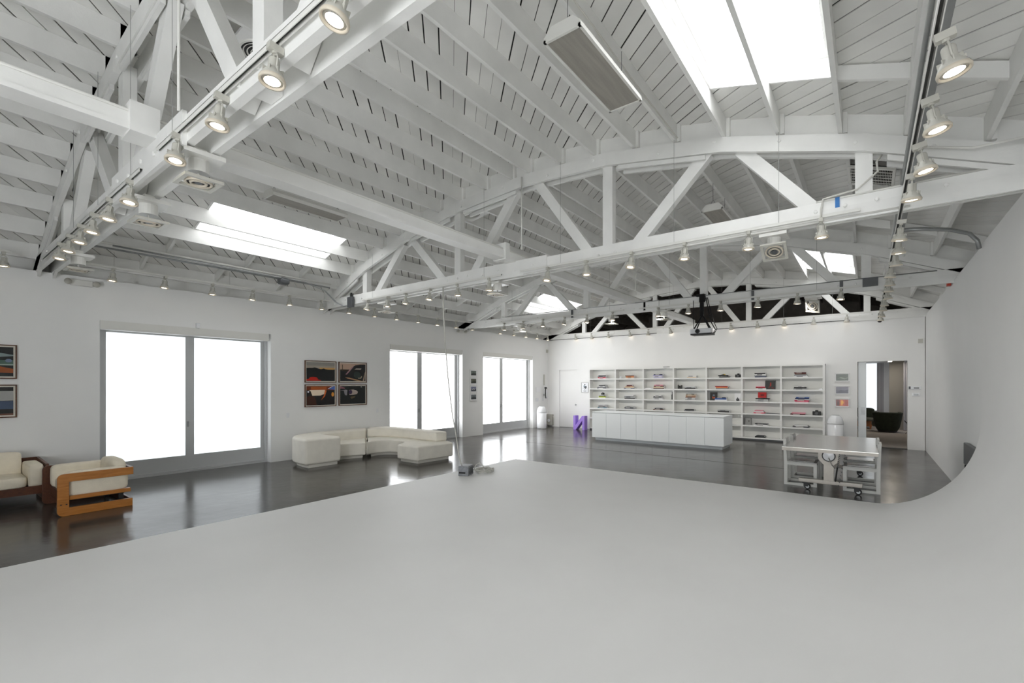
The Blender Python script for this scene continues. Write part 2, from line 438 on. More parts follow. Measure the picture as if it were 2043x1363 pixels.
# joists bay by bay, laid across the trusses
bays = [(Y0, TY[0] + 0.05, 0.0), (TY[0] - 0.1, TY[1] + 0.05, 0.0), (TY[1] - 0.1, TY[2] + 0.05, 0.047), (TY[2] - 0.1, TY[3] + 0.05, 0.0), (TY[3] + 0.021, YEND, 0.0)]
JW = 0.045
for bi, (ya, yb, off) in enumerate(bays):
    for x in JX:
        if x > XE1 - 0.2 or x < XE0 + 0.2: continue
        xx = x + (off if bi % 2 == 0 else 0)
        z = up(x)
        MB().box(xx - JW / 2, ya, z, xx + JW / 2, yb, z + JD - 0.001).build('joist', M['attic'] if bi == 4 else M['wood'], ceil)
# blocking over the trusses, bridging blocks at mid bay near the eaves
for t in TY:
    for i in range(len(JX) - 1):
        xa, xb = JX[i], JX[i + 1]
        pts = [(xa, up(xa) - 0.02), (xb, up(xb) - 0.02), (xb, deck(xb)), (xa, deck(xa))]
        MB().prism(pts, 'y', t - 0.03, t + 0.02).build('blocking', M['wood'], ceil)
def bridge(i, y, dz=0.0):
    xa, xb = JX[i] + JW / 2, JX[i + 1] - JW / 2
    pts = [(xa, up(xa) + 0.10), (xb, up(xb) + 0.10), (xb, deck(xb) - 0.02), (xa, deck(xa) - 0.02)]
    MB().prism(pts, 'y', y - 0.025, y + 0.025).build('bridging', M['wood'], ceil)
nj = len(JX)
for bay0 in (1.58, 7.08, 12.63):
    for i, fr in ((1, .30), (1, .57), (1, .80), (0, .25), (0, .5), (0, .75)): bridge(i, bay0 + 5.5 * fr)
    for i in (nj - 4, nj - 3, nj - 2): bridge(i, bay0 + 5.5 * 0.79)
# rim boards under the eaves
for nm, xa, xb in (('rim_board', -0.33, -0.29), ('rim_board', 13.62, 13.66)):
    MB().box(xa, Y0, 3.75, xb, L + 0.2, up(xa) + JD).build(nm, M['wood'], ceil)

# skylight wells with their glazing
for i, (xa, xb, ya, yb) in enumerate(SKY):
    sl = struct(MB().build('window_%d' % (i + 1), M['wood']))
    b = MB(); t = 0.03; top = max(deck(xa), deck(xb)) + 0.36
    zl = lambda x: deck(x) - 0.015
    hiL, hiR = deck(xa) + 0.36, deck(xb) + 0.36
    b.prism([(ya - t, zl(xa)), (yb + t, zl(xa)), (yb + t, hiL), (ya - t, hiL)], 'x', xa - 0.0, xa + 0.02)
    b.prism([(ya - t, zl(xb)), (yb + t, zl(xb)), (yb + t, hiR), (ya - t, hiR)], 'x', xb - 0.02, xb)
    for y in (ya - 0.005, yb - 0.02):
        b.prism([(xa, zl(xa)), (xb, zl(xb)), (xb, hiR), (xa, hiL)], 'y', y, y + 0.025)
    b.build('window_well', M['wall'], sl)
    b = MB()   # inner ledge around the glass
    q = 0.075; zt = lambda x: deck(x) + 0.20
    for (x0_, x1_, y0_, y1_) in ((xa, xa + q, ya, yb), (xb - q, xb, ya, yb), (xa, xb, ya, ya + q), (xa, xb, yb - q, yb)):
        b.add([(x0_, y0_, zt(x0_)), (x1_, y0_, zt(x1_)), (x1_, y1_, zt(x1_)), (x0_, y1_, zt(x0_)),
               (x0_, y0_, zt(x0_) + .05), (x1_, y0_, zt(x1_) + .05), (x1_, y1_, zt(x1_) + .05), (x0_, y1_, zt(x0_) + .05)],
              [(0, 1, 2, 3), (7, 6, 5, 4), (0, 4, 5, 1), (1, 5, 6, 2), (2, 6, 7, 3), (3, 7, 4, 0)])
    b.build('window_curb', M['wall'], sl)
    zg = lambda x: deck(x) + 0.33
    MB().add([(xa, ya, zg(xa)), (xb, ya, zg(xb)), (xb, yb, zg(xb)), (xa, yb, zg(xa)),
              (xa, ya, zg(xa) + .02), (xb, ya, zg(xb) + .02), (xb, yb, zg(xb) + .02), (xa, yb, zg(xa) + .02)],
             [(3, 2, 1, 0), (4, 5, 6, 7), (0, 4, 5, 1), (1, 5, 6, 2), (2, 6, 7, 3), (3, 7, 4, 0)]).build('pane', M['skypane'], sl)

# attic and back room shells beyond the back wall
struct(MB().box(XE0, 23.9, 2.9, XE1, 24.1, 6.5).build('wall_attic', M['attic']))
struct(MB().box(XE0, L + 0.2, 2.95, XE0 + 0.1, 24.0, 5.0).build('wall_attic', M['attic']))
struct(MB().box(XE0, L + 0.2, 2.93, XE1, 30.2, 3.05).build('ceiling_back_room', M['wall']))
struct(MB().box(8.5, L + 0.2, -0.1, 16.0, 30.2, 0.01).build('floor_back_room', M['carpet']))
struct(MB().box(8.5, 30.0, 0, 16, 30.2, 3).build('wall_back_room', M['wall']))
struct(MB().box(8.4, L + 0.2, 0, 8.5, 30.2, 3).box(15.9, L + 0.2, 0, 16.0, 30.2, 3).build('wall_back_room', M['wall']))

# ------------------------------------------------------------------ trusses
nodes = [-0.28, 1.83, 3.42, 5.03, 6.8, 8.43, 10.18, 11.78, 13.60]
tl = ['white timber roof truss nearest the camera, crossing the upper left', 'white timber roof truss across the middle, with blue tape on its chord',
      'white timber roof truss that carries the hanging projector', 'white timber roof truss standing on the back wall, dark attic behind']
lo = lambda x: up(x) - 0.21
web = [(3.28, 2.18), (3.55, 4.72), (6.55, 5.36), (7.02, 8.16), (9.98, 8.82), (10.42, 11.36)]
for ti, t in enumerate(TY):
    tr = thing('roof_truss', tl[ti], 'truss', (6.8, t, H))
    def B(mb, name, m=M['wood'], **k):
        for i, v in enumerate(mb.v): mb.v[i] = (v[0] - 6.8, v[1] - t, v[2] - H)
        return mb.build(name, m, tr, **k)
    for s in (-1, 1):
        ya, yb = (t - 0.135, t - 0.07) if s < 0 else (t + 0.07, t + 0.135)
        B(MB().box(-0.45, ya, H, 13.95, yb, 4.21), 'bottom_chord')
        for i in range(len(nodes) - 1):
            xa, xb = nodes[i], nodes[i + 1]
            B(MB().prism([(xa, lo(xa)), (xb, lo(xb)), (xb, up(xb) + 0.0), (xa, up(xa) + 0.0)], 'y', ya, yb), 'top_chord')
        if s < 0:
            B(MB().box(5.15, ya - 0.035, H - 0.035, 7.30, ya, 4.235), 'splice_plate')
            B(MB().box(11.35, ya - 0.03, H - 0.05, 13.9, ya, 4.10), 'splice_plate')
    # filler lamination under the top chord
    for i in range(len(nodes) - 1):
        xa, xb = nodes[i], nodes[i + 1]
        za, zb = lo(xa), lo(xb); n0, n1 = xa + (xb - xa) * .12, xa + (xb - xa) * .88
        zz = lambda x: za + (zb - za) * (x - xa) / (xb - xa)
        if i in (0, 2, 3, 5, 7):
            for s in (-1, 1):
                yy = t + s * 0.10
                B(MB().prism([(n0, zz(n0) - 0.075), (n1, zz(n1) - 0.075), (n1, zz(n1) - 0.012), (n0, zz(n0) - 0.012)], 'y', yy - 0.02, yy + 0.02), 'lamination')
    for x in (1.83, 5.03, 8.43, 11.78):
        B(MB().box(x - 0.085, t - 0.066, 4.0, x + 0.085, t + 0.066, lo(x) + 0.1), 'post')
    for (xt, xbm) in web:
        B(MB().bar((xt, t, lo(xt) + 0.06), (xbm, t, 4.08), 0.13, 0.16, up=(0, 1, 0)) if False else
          MB().bar((xt, t, lo(xt) + 0.04), (xbm, t, 4.06), 0.17, 0.125, up=(0, 1, 0)), 'diagonal_brace')
    bo = MB()
    for x in (0.6, 1.1, 1.8, 3.3, 4.8, 5.1, 5.4, 5.8, 6.2, 6.6, 7.0, 8.3, 8.6, 10.0, 11.3, 11.6, 11.9, 12.2, 12.5):
        bo.lathe([(0.022, 0), (0.022, 0.014), (0.012, 0.018)], 8, (x, t - 0.17 if 5.15 < x < 7.3 or x > 11.35 else t - 0.135, 4.10 + 0.04 * ((x * 7) % 2 - 1)), mx=Matrix.Rotation(pi / 2, 3, 'X'))
    for x in (1.2, 2.6, 3.4, 4.1, 5.2, 6.3, 7.3, 8.2, 9.3, 10.1, 10.9, 11.7, 12.4):
        bo.lathe([(0.022, 0), (0.022, 0.014), (0.012, 0.018)], 8, (x, t - 0.135, up(x) - 0.06 - 0.05 * ((x * 3) % 2)), mx=Matrix.Rotation(pi / 2, 3, 'X'))
    B(bo, 'bolts', M['wood'], kind='stuff')

# long beam along the room over the bottom chords
bm_ = thing('long_beam', 'long white beam running down the room over the truss chords', 'beam', (6.505, 6.5, 4.22))
def Bx(mb, o, name, m, **k):
    for i, v in enumerate(mb.v): mb.v[i] = tuple(Vector(v) - o.location)
    return mb.build(name, m, o, **k)
Bx(MB().box(6.46, Y0, 4.255, 6.61, 18.2, 4.37), bm_, 'web', M['wood'])
Bx(MB().box(6.40, Y0, 4.215, 6.625, 18.2, 4.257), bm_, 'bottom_board', M['wood'])
Bx(MB().tube([(6.58, Y0, 4.392), (6.58, 17.9, 4.392)], 0.020), bm_, 'conduit', M['white_metal'], smooth=True)
Bx(MB().tube([(6.53, Y0, 4.392), (6.53, 17.9, 4.392)], 0.014), bm_, 'conduit', M['white_metal'], smooth=True)
Bx(MB().box(6.36, 1.22, 4.20, 6.65, 1.44, 4.47).box(6.36, 6.58, 4.2, 6.65, 6.7, 4.50), bm_, 'joint_box', M['wood'])

# grey strut beside the right hand track
st = thing('steel_strut', 'grey steel channel strut beside the right-hand lamp track', 'strut', (12.21, 8, 4.24))
Bx(MB().box(12.16, Y0, 4.222, 12.24, 9.6, 4.30), st, 'channel', M['grey_metal'])
Bx(MB().tube([(12.13, Y0, 4.25), (12.13, 9.6, 4.25)], 0.016), st, 'conduit', M['grey_metal'], smooth=True)
Bx(MB().tube([(12.20, 8.9, 4.21), (12.45, 8.95, 4.19), (12.75, 9.15, 4.17), (12.98, 9.35, 4.12), (13.07, 9.42, 4.02), (13.09, 9.42, 3.90)], 0.028), st, 'bent_conduit', M['grey_metal'], smooth=True)

# ------------------------------------------------------------------ track lamps
def make_lamp():
    r = thing('track_spotlight', '', 'spotlight')
    MB().box(-0.022, -0.045, -0.045, 0.022, 0.045, 0.0).lathe([(0.018, -0.06), (0.018, -0.045)], 10).build('adapter', M['lamp_body'], r)
    MB().tube([(0.042, 0, -0.165), (0.044, 0, -0.10), (0.03, 0, -0.072), (0, 0, -0.062), (-0.03, 0, -0.072), (-0.044, 0, -0.10), (-0.042, 0, -0.165)], 0.006, 6) \
        .build('yoke', M['lamp_body'], r, smooth=True)
    h = MB().lathe([(0.004, -0.088), (0.030, -0.090), (0.034, -0.10), (0.034, -0.150), (0.040, -0.165), (0.058, -0.19), (0.071, -0.215), (0.074, -0.235)], 16)
    h = h.build('housing', M['lamp_body'], r, smooth=True)
    f = MB()
    for k in range(8):
        a = k * pi / 4; f.box(0.03, -0.003, -0.225, 0.062, 0.003, -0.165, mx=Matrix.Rotation(a, 3, 'Z'))
    f.build('fins', M['lamp_body'], h)
    MB().lathe([(0.060, -0.232), (0.066, -0.246), (0.076, -0.246), (0.078, -0.232), (0.074, -0.222)], 24, cap=False).build('ring', M['lamp_ring'], r, smooth=True)
    MB().lathe([(0.062, -0.226), (0.050, -0.232), (0.047, -0.238)], 20, cap=False).build('inner_ring', M['dkgrey'], r, smooth=True)
    MB().lathe([(0.047, -0.238), (0.030, -0.243), (0.0, -0.244)], 20, cap=False).build('bulb', M['bulb'], r, smooth=True)
    return r
lamp0 = make_lamp(); lamp_used = [False]
def lamp(x, y, z, label, group, rot=(0, 0, 0)):
    if not lamp_used[0]:
        lamp_used[0] = True; o = lamp0; o.location = (x, y, z); o.rotation_euler = rot; o['label'] = label
    else: o = dup(lamp0, (x, y, z), label=label, rot=rot)
    o['group'] = group
    return o
def track(name_label, p, q, wires=(), groove='-y'):
    p = Vector(p); q = Vector(q); c = (p + q) / 2
    tr = thing('track_rail', name_label, 'track', c)
    d = (q - p).normalized(); sd = Vector((d.y, -d.x, 0))
    mb = MB()
    for s in (-1, 1): mb.bar(p + sd * 0.015 * s - Vector((0, 0, 0.018)) + Vector((0, 0, .036)), q + sd * 0.015 * s + Vector((0, 0, 0.018)), 0.006, 0.036)
    mb.bar(p + Vector((0, 0, 0.034)), q + Vector((0, 0, 0.034)), 0.036, 0.005)
    Bx(mb, tr, 'rail', M['white_metal'])
    Bx(MB().bar(p + Vector((0, 0, 0.024)), q + Vector((0, 0, 0.024)), 0.014, 0.012), tr, 'groove', M['dark_gap'])
    for (w0, zt) in wires:
        Bx(MB().tube([tuple(Vector(w0) + Vector((0, 0, 0.03))), (w0[0], w0[1], zt)], 0.0025, 5), tr, 'hanger_wire', M['wire'])
    return tr
random.seed(3)
G = 'white track spotlights'
# truss A
yA = 1.40
track('white lamp track on the nearest truss, upper right length', (6.75, yA, 4.04), (13.0, yA, 4.04), [((7.1, yA, 4.04), up(7.1))])
track('white lamp track on the nearest truss, lower left length', (1.0, yA, 4.0), (6.25, yA, 4.0), [((4.6, yA, 4.0), up(4.6)), ((3.3, yA, 4.0), up(3.3)), ((5.9, yA, 4.0), up(5.9))])
axs = [2.52, 3.13, 3.79, 4.45, 5.18, 5.94, 7.24, 8.12, 8.92, 9.69]
for i, x in enumerate(axs):
    z = 4.04 if x > 6.5 else 4.0
    rot = (radians(-14 if i == 9 else -6), radians(8 if i == 9 else random.uniform(-4, 4)), 0)
    where = 'lit warm track spotlight on the nearest truss, %s from the left wall' % ORD[i]
    lamp(x, yA, z, where, 'spotlights on the nearest truss', rot)
# truss B
yB = 6.90
track('white lamp track under the blue-taped truss, left length', (1.9, yB, 4.0), (6.30, yB, 4.0), [((x, yB, 4.0), up(x)) for x in (2.3, 5.86)])
track('white lamp track under the blue-taped truss, right length', (6.75, yB, 4.0), (11.75, yB, 4.0), [((x, yB, 4.0), up(x)) for x in (7.60, 9.55, 10.90)])
for i, x in enumerate([2.13, 2.90, 3.53, 4.33, 5.15, 6.00, 7.35, 8.10, 8.90, 9.71, 10.55, 11.36]):
    lamp(x, yB, 4.0, 'track spotlight under the blue-taped truss, %s from the left wall' % ORD[i], 'spotlights on the blue-taped truss', (radians(random.uniform(-9, 3)), radians(random.uniform(-5, 5)), 0))
Bx2 = tag(MB().tube([(6.8, 6.925, 3.965), (12.2, 6.925, 3.965)], 0.018).build('conduit_pipe', M['white_metal'], smooth=True), 'white conduit pipe under the blue-taped truss chord', 'conduit')
# truss C
yC = 12.45
track('white lamp track under the projector truss, left length', (1.6, yC, 4.03), (6.30, yC, 4.03), [((x, yC, 4.03), up(x)) for x in (2.3, 5.86)])
track('white lamp track under the projector truss, right length', (6.75, yC, 4.03), (11.75, yC, 4.03), [((x, yC, 4.03), up(x)) for x in (7.6, 9.55, 10.9)])
for i, x in enumerate([1.96, 2.76, 3.54, 4.36, 5.13, 5.96, 7.29, 8.09, 8.88, 9.72, 10.53, 11.35]):
    lamp(x, yC, 4.03, 'track spotlight under the projector truss, %s from the left wall' % ORD[i], 'spotlights on the projector truss', (radians(random.uniform(-9, 3)), radians(random.uniform(-5, 5)), 0))
for i, x in enumerate([1.96, 2.76, 3.54, 4.36, 5.13, 5.96, 7.29, 8.09, 8.88, 9.72, 10.53]):
    ld = bpy.data.lights.new('lamp_beam', 'SPOT'); ld.energy = WASH; ld.spot_size = radians(150); ld.spot_blend = 1.0; ld.shadow_soft_size = .05; ld.color = (1, .95, .88)
    lo_ = bpy.data.objects.new('lamp_beam', ld); COL.objects.link(lo_); lo_.location = (x, yC, 3.74); lo_.rotation_euler = (radians(50), 0, 0)
# back wall
yD = 18.02
track('white lamp track along the top of the back wall', (1.2, yD, 4.14), (11.9, yD, 4.14), [((x, yD, 4.14), up(x)) for x in (2.3, 5.86, 7.6, 9.55, 10.9)])
for i, x in enumerate([1.54, 2.33, 3.13, 4.06, 4.86, 5.70, 7.89, 8.74, 9.57, 10.40, 11.28]):
    lamp(x, yD, 4.14, 'track spotlight above the back wall, %s from the left corner' % ORD[i], 'spotlights above the back wall', (radians(random.uniform(8, 30)), radians(random.uniform(-8, 8)), 0))
# left wall tracks
xw = 0.40
for nm, a, e, ly in (('nearest', -1.5, 1.1, [1.02]), ('second', 2.0, 6.95, [2.44, 3.27, 4.13, 4.98, 5.84, 6.69]), ('third', 7.2, 12.8, [7.52, 8.34, 9.14, 10.0, 10.84, 11.72, 12.55]), ('farthest', 12.95, 17.8, [14.20, 15.05, 15.92, 16.74, 17.57])):
    track('white lamp track above the left wall, %s length' % nm, (xw, a, 4.15), (xw, e, 4.15), [((xw, a + 0.45, 4.15), up(xw) + .1), ((xw, (a + e) / 2, 4.15), up(xw) + .1)])
    for i, y in enumerate(ly):
        lamp(xw, y, 4.15, 'track spotlight above the left wall, %s on the %s length' % (ORD[i], nm), 'spotlights above the left wall', (0, radians(random.uniform(-3, 6)), pi / 2))
# right hand track
xr = 12.16
track('white lamp track running down the right side of the room', (xr, Y0 + .3, 3.90), (xr - 0.08, 16.6, 3.90), [])
for i, y in enumerate([3.51, 4.25, 5.01, 5.68, 7.20, 7.91, 8.72, 9.63, 10.39, 11.09, 12.04, 13.03, 13.89, 15.10, 16.03]):
    rot = (radians(-8), radians(-20), pi / 2) if i == 0 else (radians(random.uniform(-6, 6)), radians(random.uniform(-14, -4)), pi / 2)
    if i in (0, 1, 2): rot = (radians(-10), radians(0), pi / 2)
    lamp(xr - 0.006 * (y - 3.5), y, 3.90, 'lit track spotlight on the right-hand track, %s from the camera' % ORD[i], 'spotlights on the right-hand track', rot)
s_ = tag(MB().tube([(12.08, 16.62, 3.92), (12.07, 16.9, 3.74)], 0.05, 10).build('camera_dome', M['black'], smooth=True), 'small black device at the far end of the right-hand track', 'camera')

# square spotlights hung under the chords
def make_square():
    r = thing('square_spotlight', '', 'spotlight')
    MB().box(-0.16, -0.16, -0.06, 0.16, 0.16, -0.02).box(-0.05, -0.05, -0.02, 0.05, 0.05, 0.04).build('canopy', M['white_metal'], r)
    MB().lathe([(0.085, -0.17), (0.085, -0.06)], 18).build('drum', M['white_metal'], r, smooth=False)
    rx = Matrix.Rotation(radians(14), 3, 'X')
    f = MB()
    for a in ((-.15, -.15, .15, -.115), (-.15, .115, .15, .15), (-.15, -.115, -.115, .115), (.115, -.115, .15, .115)):
        f.box(a[0], a[1], -0.26, a[2], a[3], -0.235)
    f = f.build('frame', M['lamp_body'], r)
    MB().tube([(0, 0, -.17), (0, 0, -.235)], 0.012, 8).build('stem', M['white_metal'], r)
    MB().lathe([(0.108, -0.24), (0.108, -0.258), (0.095, -0.262), (0.088, -0.252)], 24, cap=False).lathe([(0.070, -0.250), (0.066, -0.262), (0.052, -0.262), (0.050, -0.25)], 24, cap=False) \
        .build('rings', M['lamp_ring'], r, smooth=True)
    MB().lathe([(0.0, -0.236), (0.110, -0.238), (0.110, -0.24), (0.0, -0.242)], 24, cap=False).build('reflector', M['grey_metal'], r)
    MB().lathe([(0.0, -0.243), (0.036, -0.245), (0.030, -0.256), (0.0, -0.258)], 16, cap=False).build('lens', M['dkgrey'], r)
    return r
sq0 = make_square()
sqp = [(7.12, 1.59, 3.98, 'under the nearest truss, right of the long beam'), (5.62, 1.62, 3.95, 'under the nearest truss, left of the long beam'), (2.3, 1.62, 3.93, 'under the nearest truss, close to the left wall'),
       (6.05, 7.08, 3.95, 'under the blue-taped truss beside the long beam'), (2.62, 7.08, 3.93, 'under the blue-taped truss, close to the left wall'), (10.83, 7.05, 3.95, 'under the blue-taped truss, near the blue tape'),
       (2.49, 12.63, 3.96, 'under the projector truss, close to the left wall'), (5.83, 12.63, 3.96, 'under the projector truss, left of the long beam'), (7.39, 12.63, 3.96, 'under the projector truss, right of the long beam'),
       (10.82, 12.63, 3.96, 'under the projector truss, tilted, right of the projector')]
for i, (x, y, z, lb) in enumerate(sqp):
    lb = 'white square ringed spotlight ' + lb
    rot = (radians(-22), 0, 0) if i == 5 else ((radians(-42), radians(22), radians(20)) if i == 9 else (radians(-6), 0, 0))
    if i == 0: sq0.location = (x, y, z); sq0['label'] = lb; sq0.rotation_euler = (0, 0, 0); o = sq0
    else: o = dup(sq0, (x, y, z), label=lb, rot=(0, 0, 0))
    o['group'] = 'square spotlights under the trusses'
    for c in kids(o):
        if c.name.split('.')[0] in ('frame', 'rings', 'reflector', 'lens') and i in (5, 9):
            piv = Vector((0, 0, -0.22)); R = Matrix.Rotation(radians(-32 if i == 5 else -60), 4, 'X') @ Matrix.Rotation(radians(0 if i == 5 else 25), 4, 'Y')
            c.matrix_local = Matrix.Translation(piv) @ R @ Matrix.Translation(-piv)

# fluorescent fixtures
def fluor(x0, y0, x1, y1, z, label):
    cx, cy = (x0 + x1) / 2, (y0 + y1) / 2
    o = thing('fluorescent_fixture', label, 'light fixture', (cx, cy, z), group='unlit fluorescent fixtures')
    hx, hy = (x1 - x0) / 2, (y1 - y0) / 2
    MB().prism([(-hx, 0.0), (hx, 0.0), (hx, 0.035), (hx * .6, 0.11), (-hx * .6, 0.11), (-hx, 0.035)], 'y', -hy, hy).build('housing', M['white_metal'], o)
    fr = MB(); t = 0.022
    fr.box(-hx - .004, -hy - .004, -0.012, -hx + t, hy + .004, 0.012).box(hx - t, -hy - .004, -0.012, hx + .004, hy + .004, 0.012)
    fr.box(-hx, -hy - .004, -0.012, hx, -hy + t, 0.012).box(-hx, hy - t, -0.012, hx, hy + .004, 0.012)
    fr.build('lens_frame', M['white_metal'], o)
    MB().box(-hx + t, -hy + t, -0.004, hx - t, hy - t, -0.001).build('lens', M['lens'], o)
    hk = MB()
    for yy in (-hy * .85, hy * .85):
        hk.tube([(-.05, yy, .11), (0, yy, 0.2), (.05, yy, .11)], 0.004, 5).tube([(0, yy, .2), (0, yy, up(cx) - z + .02)], 0.003, 5)
    hk.build('hook', M['dkgrey'], o)
    return o
fluor(9.53, 3.47, 9.90, 4.80, 4.99, 'white fluorescent fixture hanging between the skylights, nearest the camera')
fluor(3.86, 3.62, 4.22, 4.98, 5.02, 'white fluorescent fixture hanging beside the left skylight')
fluor(9.43, 8.75, 9.79, 9.75, 5.05, 'small white fluorescent fixture beyond the blue-taped truss')
fluor(3.86, 14.4, 4.22, 15.7, 5.02, 'white fluorescent fixture hanging by the far left skylight')

# ceiling air diffusers
def diffuser(x0, x1, y, label):
    xm = (x0 + x1) / 2; z = up(xm) + 0.03; sl = math.atan2(up(x1) - up(x0), x1 - x0)
    o = thing('air_diffuser', label, 'vent', (xm, y, z)); o.rotation_euler = (0, -sl, 0); o['group'] = 'round air diffusers'
    hw = (x1 - x0) / 2 - 0.025
    MB().box(-hw, -0.30, 0.0, hw, 0.30, 0.03).build('panel', M['wall'], o)
    rg = MB()
    for r in (0.045, 0.085, 0.125, 0.165): rg.lathe([(r, -0.004), (r + 0.013, -0.016), (r + 0.016, -0.012), (r + 0.006, 0.0)], 28, cap=False)
    rg.lathe([(0.20, 0.0), (0.235, 0.0), (0.225, -0.012), (0.2, -0.010)], 28, cap=False).build('louvre', M['white_metal'], o)
    MB().lathe([(0.0, -0.001), (0.20, -0.001), (0.2, -0.003), (0, -0.003)], 28, cap=False).build('duct_mouth', M['dark_gap'], o)
diffuser(4.52, 5.16, 7.63, 'round ceiling diffuser just beyond the middle truss, left side')
diffuser(8.90, 9.54, 7.55, 'round ceiling diffuser just beyond the middle truss, right side')
diffuser(5.83, 6.48, 2.55, 'round ceiling diffuser just beyond the nearest truss by the long beam')
# return air grille right
gx0, gx1 = 11.58, 12.14; gy0 = 7.42
g = thing('return_grille', 'metal return-air grille between joists beyond the middle truss', 'vent', ((gx0 + gx1) / 2, 8.48, up(11.86) + 0.04))
g.rotation_euler = (0, -math.atan2(up(12.14) - up(11.58), .56), 0)
MB().box(-.27, -.36, 0, .27, .36, .02).build('duct_mouth', M['dark_gap'], g)
gm = MB()
for a in ((-.28, -.37, .28, -.33), (-.28, .33, .28, .37), (-.28, -.33, -.25, .33), (.25, -.33, .28, .33)): gm.box(a[0], a[1], -.03, a[2], a[3], .0)
for k in range(5): gm.box(-.25, -.22 + k * .11 - .004, -.026, .25, -.22 + k * .11 + .004, -.018)
for k in range(26): gm.box(-.245 + k * .0195, -.33, -.012, -.242 + k * .0195, .33, -.004)
gm.build('bars', M['white_metal'], g)

# ------------------------------------------------------------------ small fittings on the structure
tag(MB().box(11.50, 6.928, 4.00, 11.545, 6.944, 4.23).build('masking_tape', M['tape']), 'strip of blue masking tape on the middle truss chord', 'tape')
jb = thing('junction_box', 'dark grey electrical box on the left end of the middle truss', 'box', (1.43, 6.90, 3.89))
MB().box(-.10, -.06, 0, .10, .02, .26).build('box', M['dkgrey'], jb, bevel=.006)
MB().lathe([(.035, .26), (.035, .34), (.02, .37)], 12).build('cap', M['black'], jb)
MB().tube([(-.10, -.02, .06), (-.25, -.06, .05), (-.36, -.2, .14), (-.40, -.5, .40), (-.42, -1.0, .52), (-.43, -4.6, .56)], .017, 8).build('conduit', M['grey_metal'], jb, smooth=True)
for i, (x, z, r, lb) in enumerate([(0.98, 4.38, .022, 'upper grey conduit pipe along the left-hand joists'), (0.94, 4.30, .018, 'lower grey conduit pipe along the left-hand joists')]):
    tag(MB().tube([(x, 1.75, z + .1), (x, 6.6, z + .1)], r).build('conduit_pipe', M['grey_metal' if i else 'white_metal'], smooth=True), lb, 'conduit')
tag(MB().box(.86, 5.3, 4.28, 1.06, 5.52, 4.42).build('octagon_box', M['dkgrey'], bevel=.03, seg=1), 'dark octagonal junction box on the left joists', 'box')
# emergency light
el = thing('emergency_light', 'twin-headed white emergency light under the left wall top', 'light', (0, 2.05, 3.85))
MB().box(0.0, -.16, -.05, .07, .16, .06).build('case', M['white_metal'], el, bevel=.012)
for s in (-1, 1): MB().lathe([(.03, 0), (.055, .04), (.055, .06), (0, .062)], 14, (0.07, s * .20, 0.0), mx=Matrix.Rotation(pi / 2, 3, 'Y')).build('lamp_head', M['lamp_body'], el, smooth=True)
el2 = thing('emergency_light', 'small twin emergency light on the left wall between the far doors', 'light', (0, 12.32, 3.86))
MB().box(0.0, -.16, -.05, .07, .16, .06).build('case', M['white_metal'], el2, bevel=.012)
for s in (-1, 1): MB().lathe([(.03, 0), (.055, .04), (.055, .06), (0, .062)], 14, (0.07, s * .20, 0.0), mx=Matrix.Rotation(pi / 2, 3, 'Y')).build('lamp_head', M['lamp_body'], el2, smooth=True)
# sensors and outlets
def wallplate(loc, size, name, label, cat, m='plastic_white', bevel=0.004):
    x, y, z = loc; a, b_, c = size
    return tag(MB().box(x, y - b_ / 2, z - c / 2, x + a, y + b_ / 2, z + c / 2).build(name, M[m], bevel=bevel, seg=1), label, cat)
wallplate((0, 3.97, 3.245), (.06, .07, .10), 'motion_sensor', 'small white sensor above the nearest sliding door', 'sensor')
wallplate((0, 6.0, 1.15), (.008, .075, .12), 'power_outlet', 'white power outlet right of the nearest sliding door', 'outlet')
wallplate((0, 8.74, 1.15), (.008, .075, .12), 'power_outlet', 'white power outlet left of the second sliding door', 'outlet')
wallplate((0, 18.08, 3.47), (.06, .09, .14), 'motion_sensor', 'small grey sensor high in the far left corner', 'sensor', 'lamp_body')
wallplate((0, 17.30, 1.25), (.012, .20, .14), 'switch_plate', 'wide white switch plate above the corner bin', 'switch')
wallplate((0, 17.78, 1.25), (.012, .10, .12), 'switch_plate', 'narrow white switch plate near the corner', 'switch')
wallplate((0, 17.40, 1.70), (.012, .36, .22), 'paper_notice', 'small white notice on the wall left of the extinguisher', 'notice', 'print_white')
wallplate((0, 17.86, 2.14), (.02, .11, .50), 'extinguisher_sign', 'tall narrow grey sign above the fire extinguisher', 'sign', 'lamp_body')
for i in range(3): pass
fe = thing('fire_extinguisher', 'black-hosed fire extinguisher on the left wall by the corner', 'extinguisher', (0.10, 17.88, 1.30))
MB().lathe([(.0, 0), (.055, .005), (.06, .03), (.06, .33), (.045, .38), (.02, .41), (.02, .44)], 16).build('cylinder', M['plastic_white'], fe, smooth=True)
MB().box(-.02, -.09, .44, .02, .05, .50).box(-.015, -.10, .49, .015, .02, .51).build('handle', M['black'], fe)
MB().tube([(.03, -.05, .45), (.05, -.12, .40), (.06, -.13, .25), (.05, -.10, .08), (.05, -.08, .0)], .022, 8).build('hose', M['black'], fe, smooth=True)
MB().box(-.1, -.05, .12, -.04, .05, .2).build('bracket', M['grey_metal'], fe)
